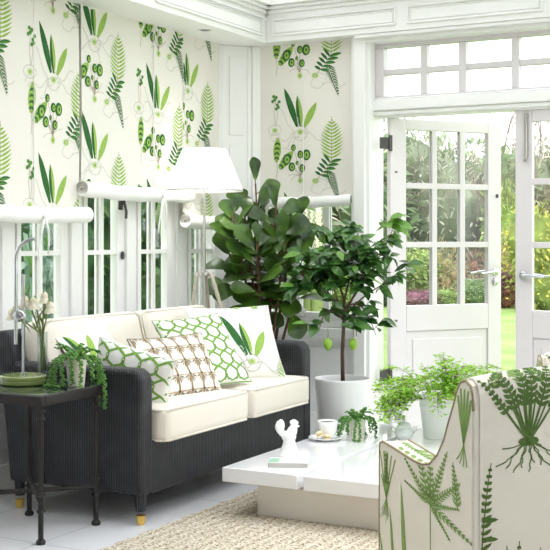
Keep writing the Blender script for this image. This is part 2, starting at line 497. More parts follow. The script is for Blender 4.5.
def botanical(sx, sz, rect, seed=1):
    """half-drop botanical repeat; (sx, sz) is a root point of a sword-leaf motif"""
    P = Print(); r = random.Random(seed)
    px, pz = 0.626, 0.68
    i0 = int((rect[0] - sx) / px) - 2; i1 = int((rect[1] - sx) / px) + 2
    j0 = int((rect[2] - sz) / pz) - 2; j1 = int((rect[3] - sz) / pz) + 2
    for i in range(i0, i1 + 1):
        for j in range(j0, j1 + 1):
            x = sx + i * px; z = sz + j * pz + (pz / 2 if i % 2 else 0)
            # three sword leaves over a small root
            P.sword((x - 0.022, z + 0.035), radians(108), 0.275, 0.046, 'dk', 'dk', 0.08)
            P.sword((x + 0.004, z + 0.035), radians(95), 0.205, 0.044, 'dk', 'lime', 0.06)
            P.sword((x + 0.030, z + 0.03), radians(62), 0.180, 0.046, 'lime', 'lime', -0.05)
            P.disc(x, z, 0.024, 0.02, 'pale'); P.disc(x, z, 0.012, 0.01, 'lime', 2)
            # grey scrolls
            for k in range(3):
                a = r.uniform(0, 6.28)
                q = [(x + 0.02 * cos(a) + 0.02 * t * cos(a), z - 0.01 + 0.012 * t * sin(a) + 0.018 * sin(t * 0.9 + a)) for t in range(0, 11)]
                P.rib(q, 0.005, 'line')
            P.rib([(x - 0.035 - 0.012 * t, z - 0.03 + 0.02 * t + 0.012 * sin(t)) for t in range(0, 10)], 0.0048, 'line')
            P.rib([(x + 0.03 + 0.03 * sin(t * .55), z - 0.04 + 0.012 * t) for t in range(0, 9)], 0.0048, 'line')
            P.rib([(x + 0.05 * cos(t * .5), z - 0.02 + 0.035 * sin(t * .5)) for t in range(0, 13)], 0.0048, 'line')
            for k in range(2):
                sg = 1 - 2 * k
                P.rib([(x + sg * (.03 + .016 * t) , z - .015 + .02 * sin(t * .75 + k) - .004 * t) for t in range(0, 12)], .0048, 'line')
                P.rib([(x + sg * (.19 + .035 * cos(t * .5)), z - .04 + .045 * sin(t * .5)) for t in range(0, 9)], .0045, 'line')
            # lotus pads above the root motif half a repeat up
            z2 = z - 0.335
            P.disc(x + 0.0, z2 + 0.02, 0.02, 0.022, 'pale'); P.disc(x, z2 + 0.02, 0.011, 0.012, 'lime', 2)
            for dx, dz, rr in ((-0.10, 0.16, 0.036), (-0.05, 0.235, 0.022), (-0.062, 0.11, 0.03), (0.0, 0.19, 0.026), (0.045, 0.185, 0.036), (0.015, 0.10, 0.026), (-0.022, 0.135, 0.014)):
                P.rib([(x, z2 + 0.03), (x + dx * .3, z2 + 0.03 + dz * .4), (x + dx, z2 + dz)], 0.0028, 'stem')
                P.disc(x + dx, z2 + dz, rr * .82, rr, 'dk', 2, 14); P.disc(x + dx + .003, z2 + dz - .002, rr * .5, rr * .66, 'lime', 3, 12)
                P.disc(x + dx + .002, z2 + dz, rr * .18, rr * .3, 'dk', 4, 8)
            for k in range(5):
                a = r.uniform(0.3, 2.8)
                P.rib(P.arc((x, z2 + 0.05), a, 0.09, r.uniform(-2, 2), 6), 0.002, 'stem')
            # fern hanging over a frond
            xf = x + 0.225; zf = z - 0.205
            P.frond((xf - 0.005, zf + 0.0), radians(87), 0.295, 0.19, 'lime', 'stem', 0.06, 12, 1, 0.20, 1.28, True, .1)
            for k in range(5):
                q0 = (xf - 0.012 - .016 * k, zf + 0.0 - 0.020 * k)
                P.sword(q0, radians(22 - k * 6), .085 - .006 * k, 0.021, 'dk', 'mid', -0.35)
                P.sword(q0, radians(122 + k * 5), .075 - .006 * k, 0.018, 'dk', 'dk', 0.25)
            P.frond((xf - 0.03, zf - 0.045), radians(-62), 0.225, 0.125, 'dk', 'stem', -0.25, 11, 1, 0.17, 0.85, False, .05)
            P.rib([(xf, zf + .02), (xf - 0.05, zf - 0.05), (xf - 0.105, zf - 0.105)], 0.0034, 'stem')
            P.disc(xf - 0.115, zf - 0.115, 0.026, 0.02, 'pale'); P.disc(xf - 0.115, zf - 0.115, 0.017, 0.012, 'lime', 2); P.disc(xf - 0.115, zf - 0.115, 0.009, 0.006, 'pale', 3)
            P.rib([(xf - 0.09 + (0.05 + .02 * sin(t)) * cos(t * .5), zf - 0.15 + 0.05 * sin(t * .5)) for t in range(0, 13)], 0.0045, 'line')
            P.rib([(xf - 0.06 + .02 * t, zf - 0.18 + 0.018 * sin(t * .8)) for t in range(0, 9)], 0.0045, 'line')
            # clover sprig and striped leaves
            xc = x - 0.19; zc = z + 0.02
            P.rib([(xc + .004, zc + .03), (xc - .006, zc + .12), (xc + .006, zc + .19)], 0.0028, 'stem')
            P.rib([(xc + .008, zc + .03), (xc + .02, zc + .1), (xc + .014, zc + .16)], 0.0024, 'stem')
            for a, b in ((-.016, .19), (.034, .185), (0, .20), (.012, .215), (-.008, .222), (.02, .165), (.028, .15), (.012, .14)):
                P.disc(xc + a, zc + b, .0115, .0115, 'mid', 2, 7)
            P.disc(xc, zc, .022, .018, 'pale'); P.disc(xc, zc, .011, .009, 'lime', 2)
            P.rib([(xc + .05 * cos(t * .55), zc + .034 * sin(t * .55)) for t in range(0, 12)], 0.0048, 'line')
            for (bx, bz, an, l, w) in ((xc + .012, zc - .21, 86, .165, .058), (xc + .035, zc - .255, 48, .155, .062)):
                P.sword((bx, bz), radians(an), l, w, 'lime', 'lime')
                for k in range(1, 5):
                    t = k / 5.2
                    cxk, czk = bx + cos(radians(an)) * l * t, bz + sin(radians(an)) * l * t
                    for sd in (-1, 1):
                        P.rib(P.arc((cxk, czk), radians(an) + sd * 2.2, w * .42, 0, 2), [.013, .013, .005], 'dk', 2)
            P.rib([(xc + .012, zc - .19), (xc + .02, zc - .26), (xc + .012, zc - .32)], .003, 'stem')
    return P

BM = {'dk': 1, 'mid': 2, 'lime': 3, 'pale': 4, 'line': 5, 'stem': 6}
BMATS = [M['cloth'], M['dkgreen'], M['midgreen'], M['lime'], M['pale'], M['line'], M['stemb']]

# ------------------------------------------------------------------ dimensions of the room
XW, XD, XB = -4.0, -3.87, -3.91        # window plane, dado face, blind plane on the left
YW, YD = 6.75, 6.70                    # window/door plane, dado face at the back
ZS = 2.53                              # soffit
XR, YF, YFR = 1.5, -2.6, 2.5                     # right wall, house wall behind the camera

# ------------------------------------------------------------------ floor, walls, soffit, roof
mb = MB(); mb.box(-4.15, XR + .1, YF - .1, YW + .12, -0.1, 0)
tag(mb.build('floor', M['floor']), kind='structure')

mb = MB()
mb.box(-4.12, XD, YF, 6.85, 0.0, 0.68)
mb.box(-4.12, XD + .045, YF, 6.72, 0.66, 0.70)                       # ledge nosing
mb.box(-4.08, XW - .0, YF, 6.8, 0.70, 0.735)
posts = [(YF, 3.49), (3.90, 4.03), (4.42, 4.575), (4.968, 5.13), (5.48, 5.645), (6.0, 6.2), (6.53, 6.8)]
for a, b in posts:
    mb.box(-4.035, XW + .015, a, b, .70, ZS)
    c = (a + b) / 2
    if b - a < .3: mb.box(-4.03, XW + .035, c - .045, c + .045, .70, ZS)
mb.box(-4.08, XW + .015, YF, 6.8, 2.44, ZS)
tag(mb.build('wall_left', M['paint'], bevel=.006), kind='structure')
mb = MB(); mb.box(XD, XD + .018, YF, 6.7, 0, .15)
for a in (1.5, 2.7, 3.9, 5.1): mb.box(XD, XD + .012, a, a + 1.05, .22, .58)
tag(mb.build('baseboard_left', M['paint'], bevel=.006), kind='structure')

mb = MB()
mb.box(-4.0, -2.93, YD, 6.9, 0, .64)
mb.box(-3.95, -3.03, YD - .05, 6.86, .625, .685)
mb.box(-3.95, -3.03, YD - .025, 6.86, .60, .63)
mb.box(-3.95, -3.03, YD + .02, 6.84, .685, .735)
mb.box(-3.045, -2.915, YD - .06, 6.86, 0, ZS)                        # post beside the doors
mb.box(-3.02, -2.94, YD - .085, 6.8, 0, ZS)
mb.box(-2.965, -2.912, YD - .03, 6.8, 0, 2.14)
mb.box(-4.0, -3.72, YD + .05, 6.86, .70, ZS)
mb.box(-4.0, -2.93, YD + .04, 6.86, 2.46, ZS)
mb.box(-1.13, XR, YD, 6.9, 0, ZS)                                      # beyond the doors
tag(mb.build('wall_back', M['paint'], bevel=.006), kind='structure')
mb = MB()
mb.box(-3.7, -3.05, YD - .02, YD + .01, 0, .14); mb.box(-3.66, -3.1, YD - .012, YD + .01, .2, .56)
tag(mb.build('baseboard_back', M['paint'], bevel=.005), kind='structure')

mb = MB(); mb.box(XR, XR + .12, YF, 3.4, 0, ZS + .25); mb.box(XR, XR + .12, 3.4, 6.9, 0, .20); mb.box(XR, XR + .12, 3.4, 6.9, 2.45, ZS + .25)  # openings from the middle onward are unseen, sized to let fill daylight in
for a, b in ((3.4, 3.5), (4.45, 4.55), (5.5, 5.6), (6.55, 6.9)): mb.box(XR + .0, XR + .119, a, b, .2, 2.45)
tag(mb.build('wall_right', M['wall']), kind='structure')
mb = MB(); mb.box(-4.12, XR + .1, YF - .15, YF, 0, 4.2)
tag(mb.build('wall_front', M['wall']), kind='structure')

# canted corner board with panel mouldings
p0 = V((-3.945, 6.462, 0)); p1 = V((-3.735, 6.70, 0))
ax = (p1 - p0); wl = ax.length; ang = math.atan2(ax.y, ax.x)
mb = MB()
mb.box(0, wl, 0, .05, .7, ZS)
mb.box(0, .045, -.015, .02, .7, ZS); mb.box(wl - .06, wl, -.015, .02, .7, ZS)
mb.box(.045, .075, -.006, .02, .7, ZS); mb.box(wl - .09, wl - .06, -.006, .02, .7, ZS)
for z0, z1 in ((.78, 1.3), (1.36, 1.88), (1.94, 2.46)):
    mb.box(.10, wl - .115, -.010, .02, z0, z1); 
o = mb.build('trim_1', M['paint'], loc=p0, rz=ang, bevel=.006); tag(o, kind='structure')

# soffit box and panelled fascia (the ceiling rim)
XF, YFa, ZT = -3.62, 6.57, 2.725
mb = MB()
mb.box(-4.2, XF, YF, YW + .2, ZS, ZT)
mb.box(XF, XR, YFa, YW + .2, ZS, ZT)
mb.box(XF, XF + .012, YF, YFa, ZT - .055, ZT - .035)
# cornice stepping into the room
for k, (o_, z0, z1) in enumerate(((.02, ZT - .012, ZT + .012), (.045, ZT + .012, ZT + .032), (.075, ZT + .032, ZT + .075))):
    mb.box(-4.2, XF + o_, YF, YW + .2, z0, z1)
    mb.box(XF, XR, YFa - o_, YW + .2, z0, z1)
# raised panel mouldings
def panel_frame(mb, a0, a1, z0, z1, fn, w=.014):
    for (u0, u1, v0, v1) in ((a0, a1, z0, z0 + w), (a0, a1, z1 - w, z1), (a0, a0 + w, z0 + w, z1 - w), (a1 - w, a1, z0 + w, z1 - w)):
        fn(u0, u1, v0, v1)
ya = YFa - .05
while ya > YF + 1:
    yb = ya - 1.22
    panel_frame(mb, yb, ya, ZS + .035, ZT - .045, lambda u0, u1, v0, v1: mb.box(XF - .002, XF + .012, u0, u1, v0, v1))
    panel_frame(mb, yb + .02, ya - .02, ZS + .055, ZT - .065, lambda u0, u1, v0, v1: mb.box(XF - .002, XF + .006, u0, u1, v0, v1), .008)
    ya = yb - .07
xa = XF + .05
for w_ in (.86, .84, .84, .84, .84):
    if xa + w_ > XR: break
    panel_frame(mb, xa, xa + w_, ZS + .035, ZT - .045, lambda u0, u1, v0, v1: mb.box(u0, u1, YFa - .012, YFa + .002, v0, v1))
    panel_frame(mb, xa + .02, xa + w_ - .02, ZS + .055, ZT - .065, lambda u0, u1, v0, v1: mb.box(u0, u1, YFa - .006, YFa + .002, v0, v1), .008)
    xa += w_ + .07
mb.box(-3.0, XR, YFa + .01, YW + .05, ZS - .022, ZS)     # bed moulding over the doors
mb.box(-3.0, XR, YFa + .05, YW + .05, ZS - .045, ZS - .02)
tag(mb.build('ceiling', M['paint'], bevel=.003, seg=1), kind='structure')

mb = MB(); mb.box(-4.12, XR + .1, YF - .15, YFR, ZT + .02, ZT + .14); mb.box(-4.12, XR + .1, YFR - .12, YFR, ZT, ZT + 1.6)
tag(mb.build('shading_ceiling', M['wall']), kind='structure')  # unseen opaque ceiling and upstand, added to keep light off the near armchair
# hipped conservatory roof: white rafters and glass
zr0 = ZT + .075; xm = (-4.05 + XR) / 2; run = xm + 4.05; slope = .42
zr = zr0 + run * slope; yh = YW + .1 - run
mb = MB()
def beam(mb, a, b, w=.05, h=.09):
    a = V(a); b = V(b); d = (b - a); L = d.length; d.normalize()
    sd = d.cross(V((0, 0, 1))).normalized(); up = sd.cross(d)
    T = Matrix(((d.x, sd.x, up.x, a.x), (d.y, sd.y, up.y, a.y), (d.z, sd.z, up.z, a.z), (0, 0, 0, 1)))
    mb.box(0, L, -w / 2, w / 2, -h / 2, h / 2, 0, T)
beam(mb, (xm, YF, zr), (xm, yh, zr), .08, .14)
beam(mb, (-4.05, YW + .1, zr0 + .04), (xm, yh, zr + .03), .09, .13)
beam(mb, (XR, YW + .1, zr0 + .04), (xm, yh, zr + .03), .09, .13)
y = YF + .3
while y < YW:
    t = 1.0 if y < yh else (YW + .1 - y) / run
    beam(mb, (-4.05, y, zr0 + .03), (-4.05 + run * t, y, zr0 + .03 + run * slope * t))
    beam(mb, (XR, y, zr0 + .03), (XR - run * t, y, zr0 + .03 + run * slope * t))
    y += .62
x = -4.05 + .62
while x < XR - .1:
    t = min((x + 4.05), (XR - x)) / run
    beam(mb, (x, YW + .1, zr0 + .03), (x, YW + .1 - run * t, zr0 + .03 + run * slope * t))
    x += .62
roof = struct('roof')
mb.build('rafters', M['paint'], roof)
mb = MB()
e = .09
mb.add([(-4.05, YF, zr0 + e), (-4.05, YW + .1, zr0 + e), (xm, yh, zr + e), (xm, YF, zr + e), (XR, YF, zr0 + e), (XR, YW + .1, zr0 + e)],
       [(0, 3, 2, 1), (3, 4, 5, 2), (1, 2, 5)])
mb.build('roof_glass', M['glass'], roof)

# ------------------------------------------------------------------ windows
def casement(name, u0, u1, z0, z1, cols, rows, origin, rz, stile=.035, bar=.026, catch=None, railpos=None, colpos=None):
    """sash in the vertical plane: local x along the wall, local -y into the room"""
    root = struct(name, origin, rz)
    w = u1 - u0
    f = MB()
    f.box(u0, u0 + stile, -.02, .03, z0, z1); f.box(u1 - stile, u1, -.02, .03, z0, z1)
    f.box(u0 + stile, u1 - stile, -.02, .035, z0, z0 + stile * 1.3); f.box(u0 + stile, u1 - stile, -.02, .035, z1 - stile, z1)
    f.build('sash_frame', M['paint'], root, bevel=.004)
    g = MB()
    gu0, gu1, gz0, gz1 = u0 + stile, u1 - stile, z0 + stile * 1.3, z1 - stile
    cp = colpos if colpos is not None else [gu0 + (gu1 - gu0) * k / cols for k in range(1, cols)]
    rp = railpos if railpos is not None else [gz0 + (gz1 - gz0) * k / rows for k in range(1, rows)]
    for c in cp:
        g.box(c - bar / 2, c + bar / 2, -.016, .0, gz0, gz1)
        g.box(c - bar / 2 + .002, c + bar / 2 - .002, .018, .032, gz0, gz1)
    for r_ in rp:
        g.box(gu0, gu1, -.0155, .0, r_ - bar / 2, r_ + bar / 2)
        g.box(gu0, gu1, .018, .0315, r_ - bar / 2 + .002, r_ + bar / 2 - .002)
    g.build('glazing_bars', M['paint'], root)
    p = MB(); p.box(gu0 - .002, gu1 + .002, .007, .011, gz0 - .002, gz1 + .002)
    p.build('pane', M['glass'], root)
    return root

ROWS = [1.18, 1.60, 2.02]
wins = []
for k, (a, b) in enumerate(((3.50, 3.895), (4.035, 4.415), (4.58, 4.965), (5.134, 5.477), (5.65, 5.998), (6.205, 6.525))):
    wins.append(casement('window_%d' % (k + 1), a, b, .735, 2.44, 2, 4, (XW, 0, 0), pi / 2, railpos=ROWS))
# casement catches and stays
def catch(root, u, z, kind):
    m = MB()
    if kind == 'catch':
        m.box(u - .018, u + .018, -.028, -.018, z - .035, z + .02)
        m.tube([(u, -.03, z), (u, -.05, z), (u + .012, -.055, z - .045), (u + .016, -.05, z - .085)], .008, 8)
        m.tube([(u - .012, -.034, z + .012), (u + .022, -.034, z + .012)], .009, 8)
    else:
        m.lathe([(0, -.005), (.014, -.004), (.016, 0), (.014, .006), (.007, .01), (0, .012)], n=12,
                T=Matrix.Translation((u, -.028, z)) @ Matrix.Rotation(pi / 2, 4, 'X') @ Matrix.Scale(1.6, 4, (0, 1, 0)))
    m.build('window_catch', M['hinge'], root, smooth=True, auto=40)
catch(wins[3], 5.472, 1.46, 'catch'); catch(wins[3], 5.484, 1.16, 'knob')
catch(wins[1], 4.41, 1.46, 'catch')

back = casement('window_7', -3.72, -3.046, .735, 2.46, 3, 4, (0, YW, 0), 0, stile=.035, bar=.042, railpos=[1.18, 1.60, 2.02], colpos=[-3.475, -3.265])
m = MB()
m.tube([(-3.56, -.03, .757), (-3.40, -.045, .757)], .006, 8); m.box(-3.575, -3.545, -.05, -.02, .748, .766); m.box(-3.50, -3.47, -.05, -.02, .735, .765)
m.build('window_stay', M['steel'], back, smooth=True, auto=40)

for k, a in enumerate((3.5, 4.55, 5.6)): casement('window_%d' % (9 + k), -a - .95, -a, .20, 2.45, 3, 4, (XR + .05, 0, 0), -pi / 2, railpos=ROWS)  # unseen casements added as daylight fill from the right
# transom lights over the doors
tr = struct('window_8', (0, YW, 0))
f = MB()
X0, X1 = -2.915, -1.13
zb, zt = 2.154, 2.459
f.box(X0, X1, -.03, .04, zt, ZS - .04); f.box(X0, X1, -.03, .04, zb - .03, zb)
f.box(X0, -2.856, -.03, .04, zb, zt)
cols = [(-2.611, -2.568), (-2.364, -2.317), (-2.034, -1.988), (-1.70, -1.656), (-1.42, -1.375), (-1.16, X1)]
for a, b in cols: f.box(a, b, -.03, .03, zb, zt)
f.box(-2.856, X1, -.022, .028, 2.287, 2.323)
f.build('sash_frame', M['door_paint'], tr, bevel=.004)
f = MB(); f.box(-2.86, X1, .0, .004, zb, zt); f.build('pane', M['glass'], tr)
f = MB()
f.box(X0 - .02, X1, -.075, .05, 2.06, 2.125); f.box(X0 - .02, X1, -.06, .05, 2.03, 2.06); f.box(X0 - .02, X1, -.045, .05, 2.02, 2.035); f.box(X0 - .02, X1, -.055, .05, 2.124, 2.14)
tag(f.build('trim_2', M['paint'], loc=(0, YW, 0), bevel=.008), kind='structure')

# ------------------------------------------------------------------ french doors
def french_door(name, loc, rz, mirror=False):
    root = struct(name, loc, rz)
    W_, H_ = .84, 2.0
    panes = [(.117, .309), (.346, .52), (.559, .737)]
    rails = [(.813, 1.182), (1.218, 1.557), (1.593, 1.93)]
    mx = (lambda a, b: (W_ - b, W_ - a)) if mirror else (lambda a, b: (a, b))
    f = MB()
    def bx(a, b, y0, y1, z0, z1, q=f):
        a, b = mx(a, b); q.box(a, b, y0, y1, z0, z1)
    bx(0, .117, -.022, .022, .02, H_); bx(.737, W_, -.022, .022, .02, H_)
    bx(.117, .737, -.022, .022, 1.93, H_); bx(.117, .737, -.022, .022, .65, .813); bx(.117, .737, -.022, .022, .02, .21)
    f.build('door_frame', M['door_paint'], root, bevel=.004)
    p = MB()
    bx(.117, .737, -.012, .012, .21, .65, p); bx(.165, .689, -.018, .018, .26, .60, p)
    p.build('door_panel', M['door_paint'], root, bevel=.008)
    g = MB()
    for a, b in ((.309, .346), (.52, .559)):
        bx(a, b, -.022, -.004, .813, 1.93, g); bx(a + .003, b - .003, .006, .022, .813, 1.93, g)
    for a, b in ((1.182, 1.218), (1.557, 1.593)):
        bx(.117, .737, -.0215, -.004, a, b, g); bx(.117, .737, .006, .0215, a + .003, b - .003, g)
    g.build('glazing_bars', M['door_paint'], root, bevel=.003)
    q = MB(); bx(.115, .739, -.001, .003, .811, 1.932, q); q.build('pane', M['glass'], root)
    # lever handle, both faces
    for sd in (-1, 1):
        h = MB()
        hx = mx(.79, .79)[0]; dr = 1 if mirror else -1
        ro = Matrix.Translation((hx, sd * .024, 1.02)) @ Matrix.Rotation(pi / 2 * (1 if sd < 0 else -1), 4, 'X')
        h.lathe([(0, 0), (.024, 0), (.024, .006), (.018, .009), (.009, .010), (.009, .04), (0, .04)], n=20, T=ro)
        h.tube([(hx, sd * .055, 1.02), (hx + dr * .04, sd * .06, 1.022), (hx + dr * .09, sd * .062, 1.016), (hx + dr * .135, sd * .064, 1.012)], [.010, .010, .008, .006], 10)
        if not mirror:
            ro = Matrix.Translation((hx, sd * .024, .955)) @ Matrix.Rotation(pi / 2 * (1 if sd < 0 else -1), 4, 'X') @ Matrix.Scale(1.35, 4, (0, 1, 0))
            h.lathe([(0, 0), (.019, 0), (.019, .006), (.012, .012), (0, .013)], n=18, T=ro)
        h.build('door_handle', M['chrome'], root, smooth=True, auto=40)
    return root
d1 = french_door('door_1', (-2.842, YW + .015, .02), radians(52.5))
for z in (1.84, .38):
    h = MB(); h.box(-.075, .004, -.03, -.02, z - .036, z + .036); h.box(.0, .010, -.032, -.014, z - .05, z + .05)
    h.tube([(-.008, -.03, z - .05), (-.008, -.03, z + .05)], .009, 10)
    h.build('hinge', M['hinge'], d1)
k = MB(); k.lathe([(0, 0), (.008, 0), (.008, .01), (0, .011)], n=12, T=Matrix.Translation((.805, -.022, 1.52)) @ Matrix.Rotation(pi / 2, 4, 'X') @ Matrix.Scale(1.6, 4, (0, 1, 0)))
for z in (.72, 1.66): k.box(.035, .05, -.027, -.02, z - .005, z + .005)
k.build('door_bolt', M['hinge'], d1)
d2 = french_door('door_2', (-2.012, YW, .02), 0, True)
b = MB(); b.box(.056, .079, -.032, -.022, 1.72, 1.98); b.tube([(.0675, -.036, 1.69), (.0675, -.036, 1.97)], .007, 8); b.tube([(.0675, -.04, 1.70), (.0675, -.055, 1.70)], .009, 10)
b.build('door_bolt', M['steel'], d2, smooth=True, auto=40)

# ------------------------------------------------------------------ soffit downlights
for (x, y, lab) in ((-3.74, 4.86, 'round recessed downlight in the soffit above the wide middle blind'), (-3.72, 5.98, 'round recessed downlight in the soffit nearer the canted corner, above the lamp')):
    t = thing('downlight', lab, 'light fitting', (x, y, ZS), group='recessed soffit downlights')
    m = MB(); m.lathe([(.030, .002), (.030, -.003), (.042, -.006), (.045, -.003), (.045, .002)], n=24, closed=True); m.build('ring', M['paint'], t, smooth=True)
    m = MB(); m.lathe([(0, -.001), (.03, -.001)], n=20); m.build('lens', M['card'], t)

# ------------------------------------------------------------------ roll-up blinds
def blind(label, u0, u1, zroll, rr, plane, rz, sword, cords, seed, roll_ext=(.03, .03)):
    t = thing('roller_blind', label, 'blind', plane, rz, 'botanical print roll-up blinds')
    m = MB()
    n = 24
    # sheet with very gentle waves, local x along the wall, local -y into the room
    def surf(u, z):
        wv = .004 * sin(u * 9 + seed) + .003 * sin(z * 5 + u * 4)
        return (u, wv, z), (0, -1, 0)
    vs = []; fs = []
    nz = 20
    for j in range(nz + 1):
        for i in range(n + 1):
            vs.append(surf(u0 + (u1 - u0) * i / n, zroll + (ZS - zroll) * j / nz)[0])
    for j in range(nz):
        for i in range(n):
            a = j * (n + 1) + i
            fs.append((a, a + 1, a + n + 2, a + n + 1))
    m.add(vs, fs, 0)
    # back of the cloth
    m.add([(p[0], p[1] + .003, p[2]) for p in vs], [f_[::-1] for f_ in fs], 0)
    rect = (u0, u1, zroll + rr * .4, ZS - .002)
    P = botanical(sword[0], sword[1], rect, seed)
    P.apply(m, surf, BM, rect, .0009)
    m.build('cloth', BMATS, t, smooth=True)
    r_ = MB()
    L0, L1 = u0 - roll_ext[0], u1 + roll_ext[1]
    pts = []; rs = []
    for i in range(17):
        u = L0 + (L1 - L0) * i / 16
        sag = .012 * sin(pi * i / 16)
        pinch = 0
        for c in cords: pinch = max(pinch, math.exp(-((u - c) / .03) ** 2))
        pts.append((u, -.03, zroll - sag + .003 * sin(i * 1.9 + seed))); rs.append(rr * (1 - .06 * pinch))
    r_.tube(pts, rs, 20)
    r_.build('roll', M['lining'], t, smooth=True, auto=50)
    for u, s_ in ((L0 - .001, -1), (L1 + .001, 1)):
        e_ = MB()
        q = []
        for j in range(49):
            a = 2 * pi * j / 16; rad = rr * (.9 - .62 * j / 48)
            q.append((u, -.03 + rad * cos(a), zroll + rad * sin(a)))
        e_.tube(q, .0024, 5)
        e_.lathe([(0, 0), (rr * .22, 0), (rr * .22, .003), (0, .003)], n=12, T=Matrix.Translation((u, -.03, zroll)) @ Matrix.Rotation(pi / 2 * s_, 4, 'Y'))
        e_.build('roll_end', M['hole'], t)
    for c in cords:
        k = MB()
        k.tube([(c, -.006, ZS), (c, -.010, zroll + rr * 1.2), (c + .001, -.03 - rr * .75, zroll + rr * .75), (c, -.034 - rr, zroll), (c, -.03 - rr * .7, zroll - rr * .8)], .0024, 6)
        y = -.035 - rr
        k.tube([(c, y, zroll - rr * .4), (c - .02, y, zroll - .08), (c - .035, y + .01, zroll - .2), (c - .04, y + .012, zroll - .24)], [.006, .007, .005, .004], 6)
        k.tube([(c, y, zroll - rr * .4), (c + .03, y, zroll - .09), (c + .045, y + .01, zroll - .16), (c + .04, y + .012, zroll - .21)], [.006, .007, .005, .004], 6)
        k.ell((c, y - .002, zroll - rr * .4), (.012, .010, .012), n=8)
        k.build('tie_cord', M['cord'], t, smooth=True)
    return t
RZ = pi / 2
blind('white roll-up blind with green leaf print hanging lowest, above the side table', 4.20, 5.004, 1.388, .043, (XB, 0, 0), RZ, (4.78, 2.09), [4.62], 1, (.02, .03))
blind('wide green botanical roll-up blind above the middle of the sofa', 5.018, 6.025, 1.527, .043, (XB, 0, 0), RZ, (5.131, 2.343), [5.70], 2)
blind('narrow botanical roll-up blind half hidden behind the lamp shade', 6.035, 6.455, 1.37, .043, (XB, 0, 0), RZ, (6.089, 2.181), [], 3, (.02, .0))
blind('pale botanical roll-up blind on the end wall beside the glazed doors', -3.738, -3.045, 1.505, .036, (0, 6.685, 0), 0, (-3.427, 1.952), [-3.40], 4, (.0, .0))

# ------------------------------------------------------------------ generic soft shapes
def rbox_mb(mb, cx, cy, cz, sx, sy, sz, r, m=0, T=None, crown=0.0, nd=8):
    """rounded box grid (cushion): subdivided cube pushed to a rounded box, optionally domed"""
    N = nd
    hx, hy, hz = sx / 2, sy / 2, sz / 2
    idx = {}; vs = []
    def key(i, j, k): return (i, j, k)
    def vert(i, j, k):
        q = key(i, j, k)
        if q in idx: return idx[q]
        def g(t, h):      # denser near the edges
            u = t / N * 2 - 1
            u = math.copysign(abs(u) ** .6, u) if abs(u) > 1e-9 else 0
            return u * h
        p = V((g(i, hx), g(j, hy), g(k, hz)))
        c = V((max(-hx + r, min(hx - r, p.x)), max(-hy + r, min(hy - r, p.y)), max(-hz + r, min(hz - r, p.z))))
        d = p - c
        if d.length > r: d = d * (r / d.length)
        p = c + d
        if crown:
            fx = 1 - (p.x / hx) ** 2; fy = 1 - (p.y / hy) ** 2; fz = 1 - (p.z / hz) ** 2
            ax = min(range(3), key=lambda q: (hx, hy, hz)[q])
            s = (p.x / hx, p.y / hy, p.z / hz)[ax]
            f = {0: fy * fz, 1: fx * fz, 2: fx * fy}[ax]
            p[ax] += crown * s * f
        p = p + V((cx, cy, cz))
        if T is not None: p = T @ p
        idx[q] = len(vs); vs.append(p)
        return idx[q]
    fs = []
    for a in range(N):
        for b in range(N):
            fs.append((vert(a, b, 0), vert(a, b + 1, 0), vert(a + 1, b + 1, 0), vert(a + 1, b, 0)))
            fs.append((vert(a, b, N), vert(a + 1, b, N), vert(a + 1, b + 1, N), vert(a, b + 1, N)))
            fs.append((vert(a, 0, b), vert(a + 1, 0, b), vert(a + 1, 0, b + 1), vert(a, 0, b + 1)))
            fs.append((vert(a, N, b), vert(a, N, b + 1), vert(a + 1, N, b + 1), vert(a + 1, N, b)))
            fs.append((vert(0, a, b), vert(0, a, b + 1), vert(0, a + 1, b + 1), vert(0, a + 1, b)))
            fs.append((vert(N, a, b), vert(N, a + 1, b), vert(N, a + 1, b + 1), vert(N, a, b + 1)))
    mb.add(vs, fs, m)

# ------------------------------------------------------------------ sofa
SX0, SX1, SY0, SY1 = -3.65, -2.905, 4.145, 5.805
sofa = thing('wicker_sofa', 'charcoal woven two-seat sofa with brass-tipped legs below the window blinds', 'sofa', ((SX0 + SX1) / 2, (SY0 + SY1) / 2, 0))
off = V(sofa.location)
def SB(mb, name, mt, **k):
    mb.v = [tuple(V(p) - off) for p in mb.v]
    return mb.build(name, mt, sofa, **k)
m = MB()
m.box(SX0 + .02, SX1 - .005, SY0 + .07, SY1 - .07, .135, .345)
# front skirt with a softly arched lower edge
m2 = MB()
n = 24
poly = [(SY0 + .09, .36), (SY1 - .09, .36)] + [(SY1 - .09 - (SY1 - SY0 - .18) * t / n, .128 + .012 * sin(pi * t / n)) for t in range(n + 1)]
m2.prism(poly, lambda a, b: (SX1 - .03, a, b), lambda a, b: (SX1 - .004, a, b))
SB(m, 'seat_base', M['wicker'])
SB(m2, 'skirt', M['wicker'])
for y0 in (SY0, SY1 - .10):
    m = MB()
    poly = [(SX0 + .0, .128), (SX1, .128), (SX1, .63), (SX1 - .012, .662), (SX1 - .04, .682), (SX1 - .25, .684), (SX0 + .05, .684), (SX0 + .0, .684)]
    m.prism(poly, lambda a, b: (a, y0, b), lambda a, b: (a, y0 + .10, b))
    SB(m, 'arm', M['wicker'], bevel=.022, seg=3)
m = MB()
poly = [(SX0 - .0, .128), (SX0 + .09, .128), (SX0 + .085, .40), (SX0 + .0, .80), (SX0 - .03, .825), (SX0 - .075, .825), (SX0 - .10, .80), (SX0 - .03, .40)]
m.prism(poly, lambda a, b: (a, SY0 + .002, b), lambda a, b: (a, SY1 - .002, b))
SB(m, 'backrest', M['wicker'], bevel=.014, seg=2)
